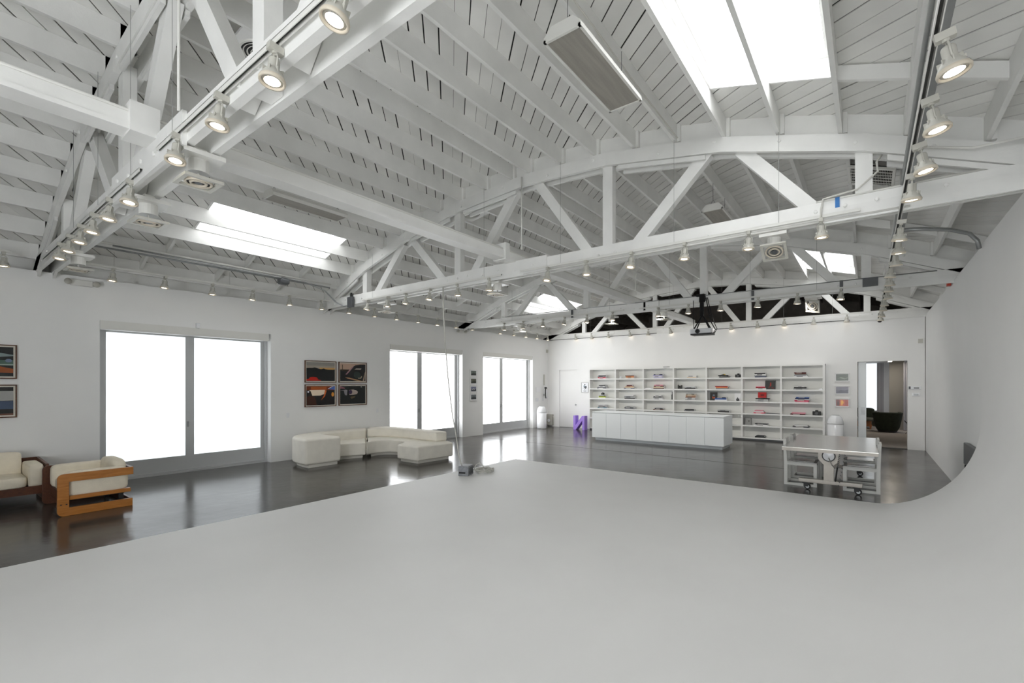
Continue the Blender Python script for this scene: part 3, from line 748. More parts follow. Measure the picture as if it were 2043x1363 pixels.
# thermostats by doorway
def backplate(x0, x1, z0, z1, d, m): return MB().box(x0, L - d, z0, x1, L, z1)
th = thing('keypad_panel', 'slim white keypad with dark screen right of the doorway', 'keypad', (12.90, L, 1.84))
MB().box(-.14, -.03, -.05, .14, 0, .05).build('case', M['plastic_white'], th, bevel=.006, seg=1)
MB().box(-.02, -.032, -.02, .10, -.029, .01).box(-.135, -.032, -.04, -.09, -.029, .04).build('screen', M['dkgrey'], th)
th = thing('thermostat', 'white thermostat below the keypad right of the doorway', 'thermostat', (12.93, L, 1.64))
MB().box(-.09, -.03, -.05, .09, 0, .05).build('case', M['plastic_white'], th, bevel=.012, seg=2)
MB().box(-.055, -.033, -.025, .055, -.029, .025).build('screen', M['grey_metal'], th)
tag(MB().box(12.98, L - .05, 3.16, 13.08, L, 3.28).build('motion_sensor', M['lamp_body']), 'small grey sensor high in the far right corner', 'sensor')
fb = thing('fire_alarm', 'small red alarm device at the top of the right wall', 'alarm', (W - .02, 12.76, 4.02))
MB().box(-.04, -.06, -.10, .02, .06, .10).build('base', M['red'], fb)
MB().lathe([(.03, 0), (.035, .02), (.0, .035)], 12, (-.04, 0, .03), mx=Matrix.Rotation(-pi / 2, 3, 'Y')).build('strobe', M['lamp_ring'], fb)
eb = thing('breaker_box', 'dark grey breaker box low on the right wall behind the cove', 'box', (W, 10.2, .62))
MB().box(-.05, -.55, 0, 0.012, .55, .36).build('case', M['dkgrey'], eb, bevel=.01, seg=1)
MB().tube([(-.03, .45, 0), (-.03, .47, -.2), (-.03, .49, -.6)], .02).build('conduit', M['black'], eb)
# ceiling conduit and wire runs
tag(MB().tube([(11.3, 6.99, 4.235), (12.9, 6.99, 4.235)], .014).build('conduit_pipe', M['white_metal'], smooth=True), 'white conduit resting along the right end of the middle truss', 'conduit')
tag(MB().tube([(11.95, 7.02, 4.66), (11.90, 6.95, 4.56), (11.91, 6.88, 4.42), (11.72, 6.88, 4.26), (11.5, 6.90, 4.245), (11.38, 6.90, 4.23), (11.36, 6.88, 4.1), (11.36, 6.88, 3.98)], .012).build('wire_loop', M['cable'], smooth=True), 'white cable looping down beside the blue masking tape', 'cable')
tag(MB().tube([(6.77, 6.9, 5.75), (6.77, 6.9, 4.42)], .012).build('vertical_pipe', M['white_metal'], smooth=True), 'thin white pipe dropping from the middle truss to the long beam', 'pipe')
tag(MB().tube([(7.32, 1.38, 5.78), (7.32, 1.38, 4.2)], .012).build('vertical_pipe', M['white_metal'], smooth=True), 'thin white pipe dropping from the nearest truss to the long beam', 'pipe')
tag(MB().tube([(6.72, 12.3, 5.75), (6.72, 12.3, 4.42)], .012).build('vertical_pipe', M['white_metal'], smooth=True), 'thin white pipe dropping from the projector truss', 'pipe')
tag(MB().tube([(9.60, 3.2, 5.62), (9.60, 4.2, 5.60), (9.59, 5.4, 5.58), (9.60, 6.9, 5.56)], .008).build('wire_run', M['cable']), 'thin cable stapled along the joist beside the hanging fixture', 'cable')
tag(MB().tube([(12.2, 6.9, 4.62), (12.7, 6.8, 4.42), (13.1, 6.7, 4.38)], .013).build('conduit_pipe', M['white_metal'], smooth=True), 'white conduit rising to the upper right wall', 'conduit')
for k, z in enumerate((4.02, 4.10)):
    pass
for i, x in enumerate((4.6, 6.9, 9.6, 11.35)):
    tag(MB().box(x - .03, yC + .01, 3.985, x + .03, yC + .045, 4.22).build('chord_bracket', M['dkgrey']), 'dark steel bracket on the projector truss chord, %s from the left' % ORD[i], 'bracket', 'chord brackets')
tag(MB().tube([(2.0, 12.46, 4.235), (12.9, 12.46, 4.20)], .010).build('conduit_pipe', M['grey_metal'], smooth=True), 'grey conduit along the projector truss chord', 'conduit')
tag(MB().box(11.72, 12.40, 4.02, 11.98, 12.47, 4.20).build('exit_box', M['dkgrey']), 'dark box on the projector truss beside the right-hand track', 'box')

# ------------------------------------------------------------------ projector
pr = thing('projector', 'white projector slung in black straps below the far truss', 'projector', (8.44, 12.42, 3.20))
MB().box(-.26, -.18, .03, .27, .17, .16).build('body', M['plastic_white'], pr, bevel=.025, seg=3)
MB().box(-.24, -.17, 0.0, .27, .16, .035).build('tray', M['black'], pr)
MB().lathe([(.055, 0), (.055, .03), (.045, .035), (.0, .03)], 20, (-.06, -.175, .09), mx=Matrix.Rotation(pi / 2, 3, 'X')).build('lens', M['black'], pr, smooth=True)
MB().bar((-.24, -.12, .03), (.0, .0, .50), .03, .008, (0, 1, 0)).bar((-.22, .12, .03), (.0, .0, .50), .03, .008, (0, 1, 0)).bar((.26, -.12, .03), (.02, 0, .50), .03, .008, (0, 1, 0)) \
    .bar((.26, .12, .03), (.02, 0, .50), .03, .008, (0, 1, 0)).build('sling', M['black_cloth'], pr)
MB().box(-.05, -.03, .48, .04, .03, .92).box(-.06, -.04, .84, .07, .16, 1.04).box(-.14, -.045, 1.00, .06, .20, 1.05).build('hanging_strap', M['black_cloth'], pr)
MB().tube([(-.19, -.05, .16), (-.2, -.05, .9)], .008, 6).tube([(.10, .0, .95), (.16, -.03, .6), (.24, -.06, .3), (.33, -.05, .12), (.28, 0, .04)], .012, 6) \
    .tube([(.13, .0, .95), (.2, .03, .6), (.29, .02, .3), (.36, .0, .14), (.3, 0, .03)], .009, 6).build('power_cable', M['black_cloth'], pr)

# ------------------------------------------------------------------ stage box, hanging cord, cable coil
cord = tag(MB().tube([(4.76, 6.86, 3.97), (4.78, 6.86, 3.4), (4.83, 6.87, 2.7), (4.90, 6.88, 2.0), (4.98, 6.92, 1.3), (5.02, 6.98, .9), (5.03, 7.05, .5), (5.03, 7.12, .28), (5.0, 7.2, .2)], .012, 8)
           .tube([(4.775, 6.85, 3.97), (4.79, 6.85, 3.4), (4.835, 6.86, 2.72)], .016, 8).build('hanging_cord', M['cable'], smooth=True), 'white power cord hanging from the middle truss to the grey box', 'cord')
bx = thing('power_box', 'small grey metal power box on the corner of the white stage', 'box', (5.02, 7.28, .022), rz=radians(22))
MB().box(-.11, -.16, 0, .11, .16, .205).build('case', M['box_grey'], bx, bevel=.006, seg=1)
MB().box(-.09, -.165, .05, .05, -.159, .085).build('slot', M['black'], bx)
MB().tube([(.115, -.09, .10), (.14, -.05, .04), (.14, .06, .04), (.115, .10, .12)], .008, 6).build('handle', M['dkgrey'], bx)
MB().box(.11, -.10, .03, .114, .12, .17).build('side_plate', M['dkgrey'], bx)
pts = []
for k in range(0, 150):
    a = k * .28; r = .17 + .03 * sin(k * .37) + .02 * cos(k * 1.1); pts.append((5.10 + r * 1.0 * cos(a), 7.78 + r * 1.15 * sin(a), .035 + .05 * (k / 150) + .012 * sin(k * 1.7)))
tag(MB().tube(pts, .011, 6).tube([(5.02, 7.52, .08), (5.06, 7.56, .2), (5.1, 7.62, .24), (5.14, 7.68, .18), (5.16, 7.74, .09)], .010, 6).build('coiled_cable', M['cable'], smooth=True), 'coiled white cable lying beside the power box on the stage', 'cable')

# ------------------------------------------------------------------ sectional sofa (two modules)
def poly_sofa(name, parts, label):
    cx = sum(p[0] for p in parts[0][1]) / len(parts[0][1]); cy = sum(p[1] for p in parts[0][1]) / len(parts[0][1])
    o = thing(name, label, 'sofa', (cx, cy, 0)); o['group'] = 'cream sectional sofa modules'
    for nm, poly, z0, z1, m, bv in parts:
        MB().prism([(x - cx, y - cy) for x, y in poly], 'z', z0, z1).build(nm, M[m], o, bevel=bv, seg=4 if bv > .02 else 1, ang=35)
    return o
def smooth_poly(ctrl, closed=False, n=6):
    # Catmull-Rom through the points, open ends
    P_ = [Vector((*c, 0)) for c in ctrl]; out = []
    for i in range(len(P_) - 1):
        p0 = P_[max(i - 1, 0)]; p1 = P_[i]; p2 = P_[i + 1]; p3 = P_[min(i + 2, len(P_) - 1)]
        for k in range(n):
            t = k / n
            q = 0.5 * ((2 * p1) + (-p0 + p2) * t + (2 * p0 - 5 * p1 + 4 * p2 - p3) * t * t + (-p0 + 3 * p1 - 3 * p2 + p3) * t ** 3)
            out.append((q.x, q.y))
    out.append((P_[-1].x, P_[-1].y)); return out
Lo = smooth_poly([(1.60, 5.60), (1.15, 5.62), (.72, 5.74), (.38, 6.04), (.19, 6.45), (.13, 7.0), (.12, 8.28)])
Li = smooth_poly([(.44, 8.02), (.44, 7.2), (.47, 6.85), (.60, 6.60), (.95, 6.50), (1.62, 6.50)])
inset = lambda P_, s, c: [(c[0] + (x - c[0]) * s, c[1] + (y - c[1]) * s) for x, y in P_]
Ls = [(.40, 6.45), (1.10, 6.45)] + smooth_poly([(1.10, 6.5), (1.12, 6.95), (1.30, 7.42)], n=4) + [(.40, 8.04)]
Lb = [(1.54, 5.70), (1.54, 6.44)] + [(1.02, 6.46), (1.03, 6.95), (1.18, 7.40), (.40, 8.0), (.18, 8.15)] + smooth_poly([(.20, 7.0), (.25, 6.5), (.44, 6.1), (.76, 5.83), (1.15, 5.72), (1.54, 5.70)], n=4)[:-1]
poly_sofa('sofa_module', [('backrest', Lo + Li, .075, .68, 'boucle', .06), ('seat', Ls, .075, .42, 'boucle', .04), ('plinth', Lb, 0.0, .08, 'plinth', .004)],
          'cream boucle sofa module with curved armrest, left of the seam')
Ro = smooth_poly([(.12, 8.34), (.13, 8.55), (.26, 8.80), (.52, 8.94), (.95, 8.99), (1.8, 8.96), (2.80, 8.93)])
Ri = smooth_poly([(2.74, 8.56), (2.2, 8.55), (1.4, 8.60), (.9, 8.56), (.62, 8.44), (.46, 8.24), (.42, 8.08)])
Rs = [(.41, 8.055)] + smooth_poly([(1.31, 7.43), (1.24, 7.76), (1.36, 8.06), (1.66, 8.18), (2.0, 8.10), (2.24, 7.84), (2.40, 7.56)], n=5) + [(3.17, 7.56), (3.22, 8.72), (2.85, 8.92), (.8, 8.92), (.5, 8.7)]
Rb = [(.48, 8.12)] + smooth_poly([(1.22, 7.64), (1.14, 7.9), (1.28, 8.14), (1.64, 8.28), (2.02, 8.20), (2.30, 7.92), (2.42, 7.66)], n=5) + [(3.07, 7.66), (3.12, 8.66), (2.75, 8.84), (.85, 8.88), (.5, 8.7)]
poly_sofa('sofa_module', [('backrest', Ro + Ri, .42, .68, 'boucle', .055), ('seat', Rs, .075, .43, 'boucle', .04), ('plinth', Rb, 0.0, .08, 'plinth', .004)],
          'cream boucle sofa module with wide chaise end, right of the seam')

# ------------------------------------------------------------------ walnut framed armchair and sofa
def side_panel(mb_axis, depth, t0, t1, hgt=.62, rail=.12, front=.13):
    # closed C outline, open at the back; front rounded
    r = .07
    out = []
    for k in range(7):
        a = pi + pi / 2 * k / 6 * -1
        out.append((r + r * cos(pi - k * pi / 12), hgt - r + r * sin(pi - k * pi / 12)))
    P_ = [(r + r * cos(a), r + r * sin(a)) for a in [pi + k * pi / 12 for k in range(6, -1, -1)]]
    outer = P_ + out        # bottom-left corner to top-left
    poly = outer + [(depth, hgt), (depth, hgt - rail), (front, hgt - rail), (front, rail), (depth - .01, rail), (depth - .01, 0)]
    return MB().prism(poly, mb_axis, t0, t1)
ac = thing('armchair', 'walnut framed armchair with cream cushions in front of the sofa', 'armchair', (1.80, 1.37, 0))
side_panel('x', .89, .58, .62).build('side_frame', M['walnut'], ac, bevel=.005, seg=2)
side_panel('x', .89, -.62, -.58).build('side_frame', M['walnut_dark'], ac, bevel=.005, seg=2)  # far side: its shadow is put into the darker walnut
MB().box(.53, .13, .225, .60, .86, .285).build('seat_rail', M['walnut'], ac, bevel=.004, seg=1)
MB().box(-.60, .13, .225, -.53, .86, .285).build('seat_rail', M['walnut'], ac, bevel=.004, seg=1)
MB().box(-.58, .10, .14, .58, .14, .285).build('front_apron', M['walnut_dark'], ac)
MB().box(-.60, .85, .50, .60, .89, .62).box(-.60, .85, .0, .60, .88, .12).build('back_rail', M['walnut_dark'], ac)
MB().box(.40, .74, .0, .46, .80, .24).box(-.46, .74, 0, -.40, .80, .24).build('rear_leg', M['black'], ac)
MB().pillow((0, .47, .355), (.98, .72, .17), .28).build('seat_cushion', M['cream'], ac, smooth=True)
MB().pillow((.495, .46, .455), (.165, .76, .37), .30).build('arm_cushion', M['cream'], ac, smooth=True)
MB().pillow((-.495, .46, .455), (.165, .76, .37), .30).build('arm_cushion', M['cream'], ac, smooth=True)
MB().pillow((0, .765, .50), (.92, .20, .46), .45).build('back_cushion', M['cream'], ac, smooth=True)
MB().box(.58 + .0405, .03, .165, .623, .05, .18).box(.6205, .09, .165, .623, .11, .18).build('bolt_cap', M['black'], ac)
MB().box(-.50, .14, .20, .50, .80, .235).build('seat_base', M['black'], ac)

so = thing('sofa', 'long walnut framed sofa with cream cushions against left wall', 'sofa', (.08, 1.46, 0), rz=0)
sp = MB()
r = .07; dpt = .95; hg = .63
out = [(dpt - r + r * cos(a), hg - r + r * sin(a)) for a in [k * pi / 12 for k in range(0, 7)]]
bot = [(dpt - r + r * cos(a), r + r * sin(a)) for a in [-pi / 2 + k * pi / 12 for k in range(0, 7)]]
poly = bot + out + [(.0, hg + .03), (.0, hg - .11), (dpt - .13, hg - .12), (dpt - .13, .12), (0, .12), (0, 0)]
MB().prism(poly, 'y', -.02, .02).build('side_frame', M['walnut_dark'], so, bevel=.005, seg=1)
MB().prism(poly, 'y', -2.66, -2.62).build('side_frame', M['walnut_dark'], so, bevel=.005, seg=1)
MB().box(.86, -2.62, .15, .90, -.02, .28).box(.02, -2.62, .15, .06, -.02, .28).build('front_rail', M['walnut_dark'], so)
MB().box(.04, -2.6, .22, .88, -.04, .27).build('seat_base', M['black'], so)
MB().box(0.0, -2.64, .54, .04, 0.0, .66).build('back_rail', M['walnut_dark'], so)
MB().pillow((.50, -.125, .44), (.84, .20, .38), .34).build('arm_cushion', M['cream'], so, smooth=True)
MB().pillow((.50, -2.5, .44), (.84, .20, .38), .34).build('arm_cushion', M['cream'], so, smooth=True)
for k in range(2):
    yc = -.22 - .56 - k * 1.12
    MB().pillow((.58, yc, .36), (.72, 1.11, .18), .22).build('seat_cushion', M['cream'], so, smooth=True)
    MB().pillow((.20, yc, .58), (.24, 1.11, .44), .22, mx=Matrix.Rotation(radians(-7), 3, 'Y')).build('back_cushion', M['cream'], so, smooth=True)

# ------------------------------------------------------------------ bookshelf
SX0, SX1, SY, SZ0, SZ1 = 2.29, 10.71, 17.87, .06, 2.60
bs = thing('bookshelf', 'white open bookcase, seven bays wide, filling the back wall', 'bookcase', ((SX0 + SX1) / 2, 18.03, 0))
bw = (SX1 - SX0 - .055) / 7
rowh = (SZ1 - SZ0 - .05) / 6
Bx(MB().box(SX0, L - .03, SZ0, SX1, L - .005, SZ1), bs, 'back_panel', M['shelf_back'])
Bx(MB().box(SX0 + .03, SY + .04, 0, SX1 - .03, L - .01, SZ0 + .001), bs, 'plinth', M['dkgrey'])
for i in range(8): Bx(MB().box(SX0 + i * bw, SY, SZ0, SX0 + i * bw + .055, L - .03, SZ1), bs, 'upright', M['shelf'])
Bx(MB().box(SX0, SY - .004, SZ1 - .05, SX1, L - .02, SZ1), bs, 'top_board', M['shelf'])
for i in range(7):
    for k in range(6):
        z = SZ0 + k * rowh
        Bx(MB().box(SX0 + i * bw + .055, SY + .004, z, SX0 + (i + 1) * bw, L - .03, z + .048), bs, 'shelf', M['shelf'])
tag(MB().box(5.5, 17.9, SZ1, 5.72, 18.0, SZ1 + .02).build('flat_card', M['dkgrey']), 'thin dark card lying on top of the bookcase', 'card')

# books: (bay, row from top) -> offset in bay 0..1, list from top to bottom of (r,g,b,width,colour word)
K = dict(black=(22, 22, 24), white=(225, 225, 225), grey=(140, 142, 145), darkgrey=(70, 72, 76), red=(165, 25, 40), cream=(225, 205, 175), orange=(225, 140, 90), navy=(35, 45, 80),
         blue=(60, 95, 160), teal=(60, 110, 130), pink=(235, 160, 175), maroon=(90, 30, 35), brown=(100, 65, 50), lime=(190, 205, 60), tan=(195, 150, 120), silver=(170, 172, 172), crimson=(205, 25, 75), lilac=(185, 180, 215))
ST = {
 (0, 0): (.47, 'white .36,black .34,grey .36,red .36,pink .36'), (0, 1): (.47, 'darkgrey .30,white .28,grey .40,darkgrey .44'), (0, 2): (.48, 'black .30,lime .34,white .36'), (0, 3): (.47, 'white .32,darkgrey .34,silver .38,teal .42'),
 (1, 0): (.52, 'brown .38,orange .36,cream .34'), (1, 1): (.49, 'maroon .24,tan .32,cream .44,navy .46'), (1, 2): (.49, 'white .40,grey .42,silver .42,black .44'), (1, 3): (.50, 'silver .40,darkgrey .40,grey .44'),
 (2, 0): (.48, 'navy .36,lilac .38,white .36,lilac .38'), (2, 1): (.50, 'pink .34,maroon .40,cream .40,brown .42'), (2, 2): (.46, 'white .28,darkgrey .32,silver .36,white .40'), (2, 3): (.50, 'darkgrey .32,brown .42'),
 (3, 0): (.55, 'white .36,cream .34'), (3, 1): (.50, 'white .38,silver .40,black .40'), (3, 2): (.52, 'darkgrey .32,cream .38,brown .36,tan .38,grey .36,white .36,silver .36'), (3, 3): (.48, 'black .34,grey .38'),
 (4, 0): (.52, 'black .36'), (4, 1): (.42, 'red .44,orange .40,grey .38'), (4, 2): (.40, 'navy .38,blue .40,white .42'), (4, 3): (.48, 'silver .42,black .40'),
 (5, 0): (.47, 'black .34,white .36,silver .36,navy .36'), (5, 1): (.48, 'pink .28,red .30,white .30'), (5, 2): (.52, 'black .44,white .38,silver .40'), (5, 3): (.44, 'pink .26,white .32,crimson .38'),
 (5, 4): (.50, 'darkgrey .40,white .46'), (5, 5): (.47, 'darkgrey .26,black .34'),
 (6, 0): (.46, 'maroon .34,brown .32,grey .34,white .40'), (6, 1): (.46, 'white .22,black .36,silver .40'), (6, 2): (.50, 'blue .38,navy .40,white .42,crimson .42,pink .38'), (6, 3): (.40, 'pink .40,maroon .42'),
 (6, 4): (.47, 'white .38,darkgrey .48')}
bayn = ['leftmost bay', 'second bay from left', 'third bay from left', 'middle bay', 'third bay from right', 'second bay from right', 'rightmost bay']
rown = ['top shelf', 'second shelf down', 'third shelf down', 'fourth shelf down', 'fifth shelf down', 'bottom shelf']
random.seed(11)
page = M['print_white']
for (ci, ri), (fx, txt) in ST.items():
    items = [t.rsplit(' ', 1) for t in txt.split(',')]
    z = SZ0 + (5 - ri) * rowh + .048
    cx = SX0 + ci * bw + .055 + fx * (bw - .055)
    nn = len(items)
    for j, (cw, wd) in enumerate(reversed(items)):
        wd = float(wd) * .98; h = random.uniform(.032, .042) if nn < 5 else .033
        d = random.uniform(.20, .25); a = radians(random.uniform(-4, 4)); ox = random.uniform(-.015, .015)
        posn = 'only one' if nn == 1 else ('topmost' if j == nn - 1 else ('lowest' if j == 0 else '%s up' % ORD[j]))
        lb = '%s book, %s in its stack, %s, %s' % (cw.replace('darkgrey', 'dark grey'), posn, rown[ri], bayn[ci])
        bk = thing('book', lb, 'book', (cx + ox, SY + .155, z), rz=a, group='books on the white bookcase')
        cm = C(*K[cw])
        MB().box(-wd / 2, -d / 2, 0, wd / 2, -d / 2 + .004, h).box(-wd / 2, -d / 2, 0, wd / 2, d / 2, .003).box(-wd / 2, -d / 2, h - .003, wd / 2, d / 2, h).build('cover', cm, bk)
        MB().box(-wd / 2 + .004, -d / 2 + .004, .003, wd / 2 - .004, d / 2 - .004, h - .003).build('pages', page, bk)
        if random.random() < .6 and cw not in ('black',):
            MB().box(-wd * .3, -d / 2 - .0008, h * .3, wd * .15, -d / 2, h * .7).build('spine_title', C(40, 40, 44) if sum(K[cw]) > 380 else C(215, 210, 205), bk)
        z += h + .0005
# ornaments on the shelves
def cell(ci, ri, fx): return (SX0 + ci * bw + .055 + fx * (bw - .055), SZ0 + (5 - ri) * rowh + .048)
x, z = cell(0, 2, .47); 
# small black camera on the lime stack
def camera_obj(x, y, z, s, label):
    o = thing('film_camera', label, 'camera', (x, y, z))
    MB().box(-.085 * s, -.035 * s, 0, .085 * s, .035 * s, .095 * s).box(-.03 * s, -.03 * s, .095 * s, .03 * s, .03 * s, .125 * s).build('body', M['black'], o, bevel=.008 * s, seg=2)
    MB().lathe([(.036 * s, 0), (.036 * s, .05 * s), (.028 * s, .055 * s), (0, .045 * s)], 16, (0.0, -.035 * s, .048 * s), mx=Matrix.Rotation(pi / 2, 3, 'X')).build('lens', M['dkgrey'], o, smooth=True)
    return o
camera_obj(x, SY + .15, z + .145, .8, 'small black camera lying on the lime green book stack')
x, z = cell(4, 0, .90); camera_obj(x, SY + .14, z, 1.15, 'black camera on the top shelf, third bay from right')
x, z = cell(6, 3, .85); camera_obj(x, SY + .14, z, 1.35, 'black camera on the fourth shelf of the rightmost bay')
x, z = cell(1, 0, .13)
mg = thing('mug', 'white mug on the top shelf, second bay from left', 'mug', (x, SY + .14, z))
MB().lathe([(.035, 0), (.042, .01), (.042, .09), (.037, .09), (.036, .02), (0, .015)], 16).build('cup', M['plastic_white'], mg, smooth=True)
MB().tube([(.04, 0, .075), (.07, 0, .07), (.07, 0, .03), (.04, 0, .02)], .006, 6).build('handle', M['plastic_white'], mg)
x, z = cell(2, 1, .13)
tag(MB().box(x - .13, SY + .04, z, x + .15, SY + .22, z + .012).box(x - .1, SY + .05, z + .012, x + .1, SY + .2, z + .03).build('paper_pile', page), 'low pile of pale papers on second shelf, third bay', 'papers')
x, z = cell(2, 2, .95)
bt = MB().lathe([(.025, 0), (.028, .01), (.028, .17), (.012, .22), (.012, .28), (.014, .30)], 14, (x, SY + .12, z)).build('bottle', M['black'], smooth=True); tag(bt, 'slim black bottle against an upright, third bay from left', 'bottle')
x, z = cell(3, 1, .16)
ob = thing('bookend', 'black ornament on the second shelf of the middle bay', 'ornament', (x, SY + .12, z))
MB().box(-.075, -.03, 0, .075, .05, .015).box(-.075, -.03, 0, -.05, .05, .15).box(.05, -.03, 0, .075, .05, .14).build('frame', M['black'], ob)
MB().box(-.05, -.02, .015, .05, .03, .06).lathe([(.028, 0), (.04, .03), (.02, .07)], 10, (0, 0, .06)).build('figure', M['black'], ob)
x, z = cell(4, 0, .48)
cr = thing('model_car', 'black model racing car on the top shelf book', 'model car', (x, SY + .13, z + .045))
MB().prism([(-.19, .012), (-.19, .045), (-.12, .05), (-.05, .07), (.0, .075), (.04, .05), (.14, .035), (.19, .02), (.19, .012)], 'y', -.04, .04).build('body', M['black'], cr)
MB().prism([(-.04, .052), (-.02, .085), (.04, .08), (.06, .05)], 'y', -.03, .03).build('cockpit', C(190, 160, 40), cr)
for px in (-.13, .12):
    for s in (-1, 1): MB().lathe([(.0, 0), (.026, 0), (.026, .02), (0, .02)], 12, (px, s * .05 - .01, .026), mx=Matrix.Rotation(pi / 2, 3, 'X')).build('wheel', M['rubber'], cr)
def leaned(x, z, wd, hg, polys, label, fm='black', border=.02):
    o = thing('leaning_picture', label, 'picture', (x, SY + .13, z)); o.rotation_euler = (radians(-5), 0, 0)
    MB().box(-wd / 2, 0, 0, wd / 2, .02, hg).build('frame', M[fm], o)
    for i, (pl, c) in enumerate(polys):
        MB().prism([(-wd / 2 + border + (wd - 2 * border) * a, border + (hg - 2 * border) * b_) for a, b_ in pl], 'y', -.001 - .0008 * i, 0).build('print', C(*c), o)
x, z = cell(4, 2, .17)
leaned(x, z, .25, .30, [([(.28, .18), (.78, .18), (.78, .78), (.28, .78)], (60, 40, 45)), ([(.30, .2), (.76, .2), (.74, .36), (.60, .44), (.50, .34), (.40, .46), (.3, .5)], (190, 90, 50)), ([(.34, .55), (.6, .5), (.72, .62), (.66, .76), (.38, .76)], (105, 125, 135))],
       'dark framed picture with small orange scene, third bay from right')
x, z = cell(5, 1, .73)
leaned(x, z, .31, .31, [([(.45, .3), (.6, .35), (.62, .75), (.5, .85), (.44, .6)], (150, 45, 35)), ([(.3, .1), (.42, .12), (.5, .3), (.36, .34)], (115, 40, 30)), ([(.62, .1), (.95, .06), (.95, .12), (.65, .2)], (120, 30, 25))],
       'square black record cover with a red figure, second bay from right')
x, z = cell(5, 2, .51)
rb = thing('book', 'red book standing upright on its stack, second bay from right', 'book', (x, SY + .14, z + .125)); rb.rotation_euler = (radians(-6), 0, 0)
MB().box(-.13, 0, 0, .13, .02, .19).build('cover', C(190, 22, 22), rb)
MB().box(-.05, -.001, .06, .06, 0, .12).build('print', C(120, 15, 15), rb)
x, z = cell(4, 2, .88)
vs_ = thing('vase_picture', 'small white picture with a dark vase, third bay from right', 'picture', (x, SY + .13, z))
MB().box(-.10, 0, 0, .10, .015, .27).build('frame', M['print_white'], vs_)
MB().lathe([(.0, 0), (.035, .005), (.055, .04), (.04, .08), (.012, .10), (.012, .13)], 14, (.01, -.055, .0)).build('vase', M['dkgrey'], vs_, smooth=True)
x, z = cell(5, 3, .80)
tag(MB().prism([(x - .28, z), (x + .22, z), (x + .2, z + .012), (x - .2, z + .03)], 'y', SY + .05, SY + .22).build('flat_tray', M['dkgrey']), 'thin dark tray on the fourth shelf, second bay from right', 'tray')
x, z = cell(5, 4, .13)
gb = thing('grey_case', 'grey box standing on fifth shelf, second bay from right', 'box', (x, SY + .13, z))
MB().box(-.10, -.05, 0, .10, .05, .25).build('case', C(150, 150, 148), gb, bevel=.006, seg=1)
MB().lathe([(.03, 0), (.03, .006), (0, .006)], 14, (.03, -.05, .14), mx=Matrix.Rotation(pi / 2, 3, 'X')).build('dial', C(110, 110, 108), gb)
MB().box(-.104, -.05, 0, -.085, .05, .252).build('side', M['dkgrey'], gb)
x, z = cell(6, 1, .94)
tag(MB().box(x - .04, SY + .03, z, x + .06, SY + .18, z + .03).box(x - .0, SY + .04, z + .03, x + .05, SY + .16, z + .05).build('white_objects', M['plastic_white']), 'small white box at the right end of the second shelf', 'box')

# ------------------------------------------------------------------ island counter
ct = thing('island_counter', 'long pale grey island counter with eight doors before the bookcase', 'counter', (6.27, 14.7, 0))
cw = 2.16; cd = 1.10
MB().box(-cw, .02, .10, cw, cd, .955).build('body', M['laminate'], ct)
MB().box(-cw, 0.0, .955, cw, cd, .985).build('worktop', M['laminate'], ct, bevel=.003, seg=1)
MB().box(-cw + .08, .10, 0, cw - .06, cd - .06, .10).build('plinth', M['laminate'], ct)
dw = 2 * cw / 8
for i in range(8): MB().box(-cw + i * dw + .004, .0, .10, -cw + (i + 1) * dw - .004, .0205, .945).build('door', M['laminate'], ct)
MB().box(-cw, .008, .943, cw, .022, .956).build('shadow_gap', M['dkgrey'], ct)

# ------------------------------------------------------------------ stainless crank table and white chairs
tb = thing('crank_table', 'stainless steel crank table on black casters, chairs tucked under', 'table', (11.25, 10.0, 0))
MB().box(-.71, -.05, .782, .71, 2.70, .79).build('tabletop', M['steel'], tb)
MB().box(-.708, -.048, .725, .708, -.02, .782).box(-.708, 2.67, .725, .708, 2.698, .782).box(-.708, -.02, .725, -.68, 2.67, .782).box(.68, -.02, .725, .708, 2.67, .782).build('edge_rail', M['steel_dull'], tb)
for yy in (.22, 2.35):
    MB().box(-.075, yy - .05, .20, .075, yy + .05, .50).prism([(-.075, .48), (.075, .48), (.16, .58), (.16, .72), (-.16, .72), (-.16, .58)], 'y', yy - .04, yy + .04).build('pedestal', M['steel_dull'], tb)
    MB().box(-.47, yy - .04, .13, .49, yy + .04, .20).build('base_beam', M['steel_dull'], tb, bevel=.006, seg=1)
    for xx in (-.36, .40):
        cst = MB().lathe([(.0, -.018), (.028, -.018), (.028, .018), (0, .018)], 20, (xx + .03, yy, .052), mx=Matrix.Rotation(pi / 2, 3, 'X') @ Matrix.Scale(1, 3))
        w_ = MB().lathe([(.03, -.015), (.052, -.017), (.052, .017), (.03, .015)], 20, (xx + .03, yy, .052), mx=Matrix.Rotation(pi / 2, 3, 'X')).build('caster', M['rubber'], tb, smooth=False)
        MB().lathe([(.0, -.016), (.03, -.016), (.03, .016), (0, .016)], 14, (xx + .03, yy, .052), mx=Matrix.Rotation(pi / 2, 3, 'X')).build('hub', M['grey_metal'], w_)
        MB().box(xx - .03, yy - .024, .05, xx + .045, yy - .019, .115).box(xx - .03, yy + .019, .05, xx + .045, yy + .024, .115).box(xx - .05, yy - .03, .112, xx + .05, yy + .03, .13).build('fork', M['black'], w_)
MB().lathe([(.0, 0), (.085, 0), (.085, .02), (.0, .025)], 28, (.0, .17, .65), mx=Matrix.Rotation(pi / 2, 3, 'X')).build('crank_wheel', M['plastic_white'], tb)
MB().lathe([(.088, 0), (.105, .0), (.105, .012), (.088, .012)], 28, (.0, .18, .65), mx=Matrix.Rotation(pi / 2, 3, 'X'), cap=False).build('crank_rim', M['black'], tb)
MB().tube([(.0, .15, .62), (.05, .13, .50), (.10, .13, .44)], .010, 6).build('crank_handle', M['steel'], tb)
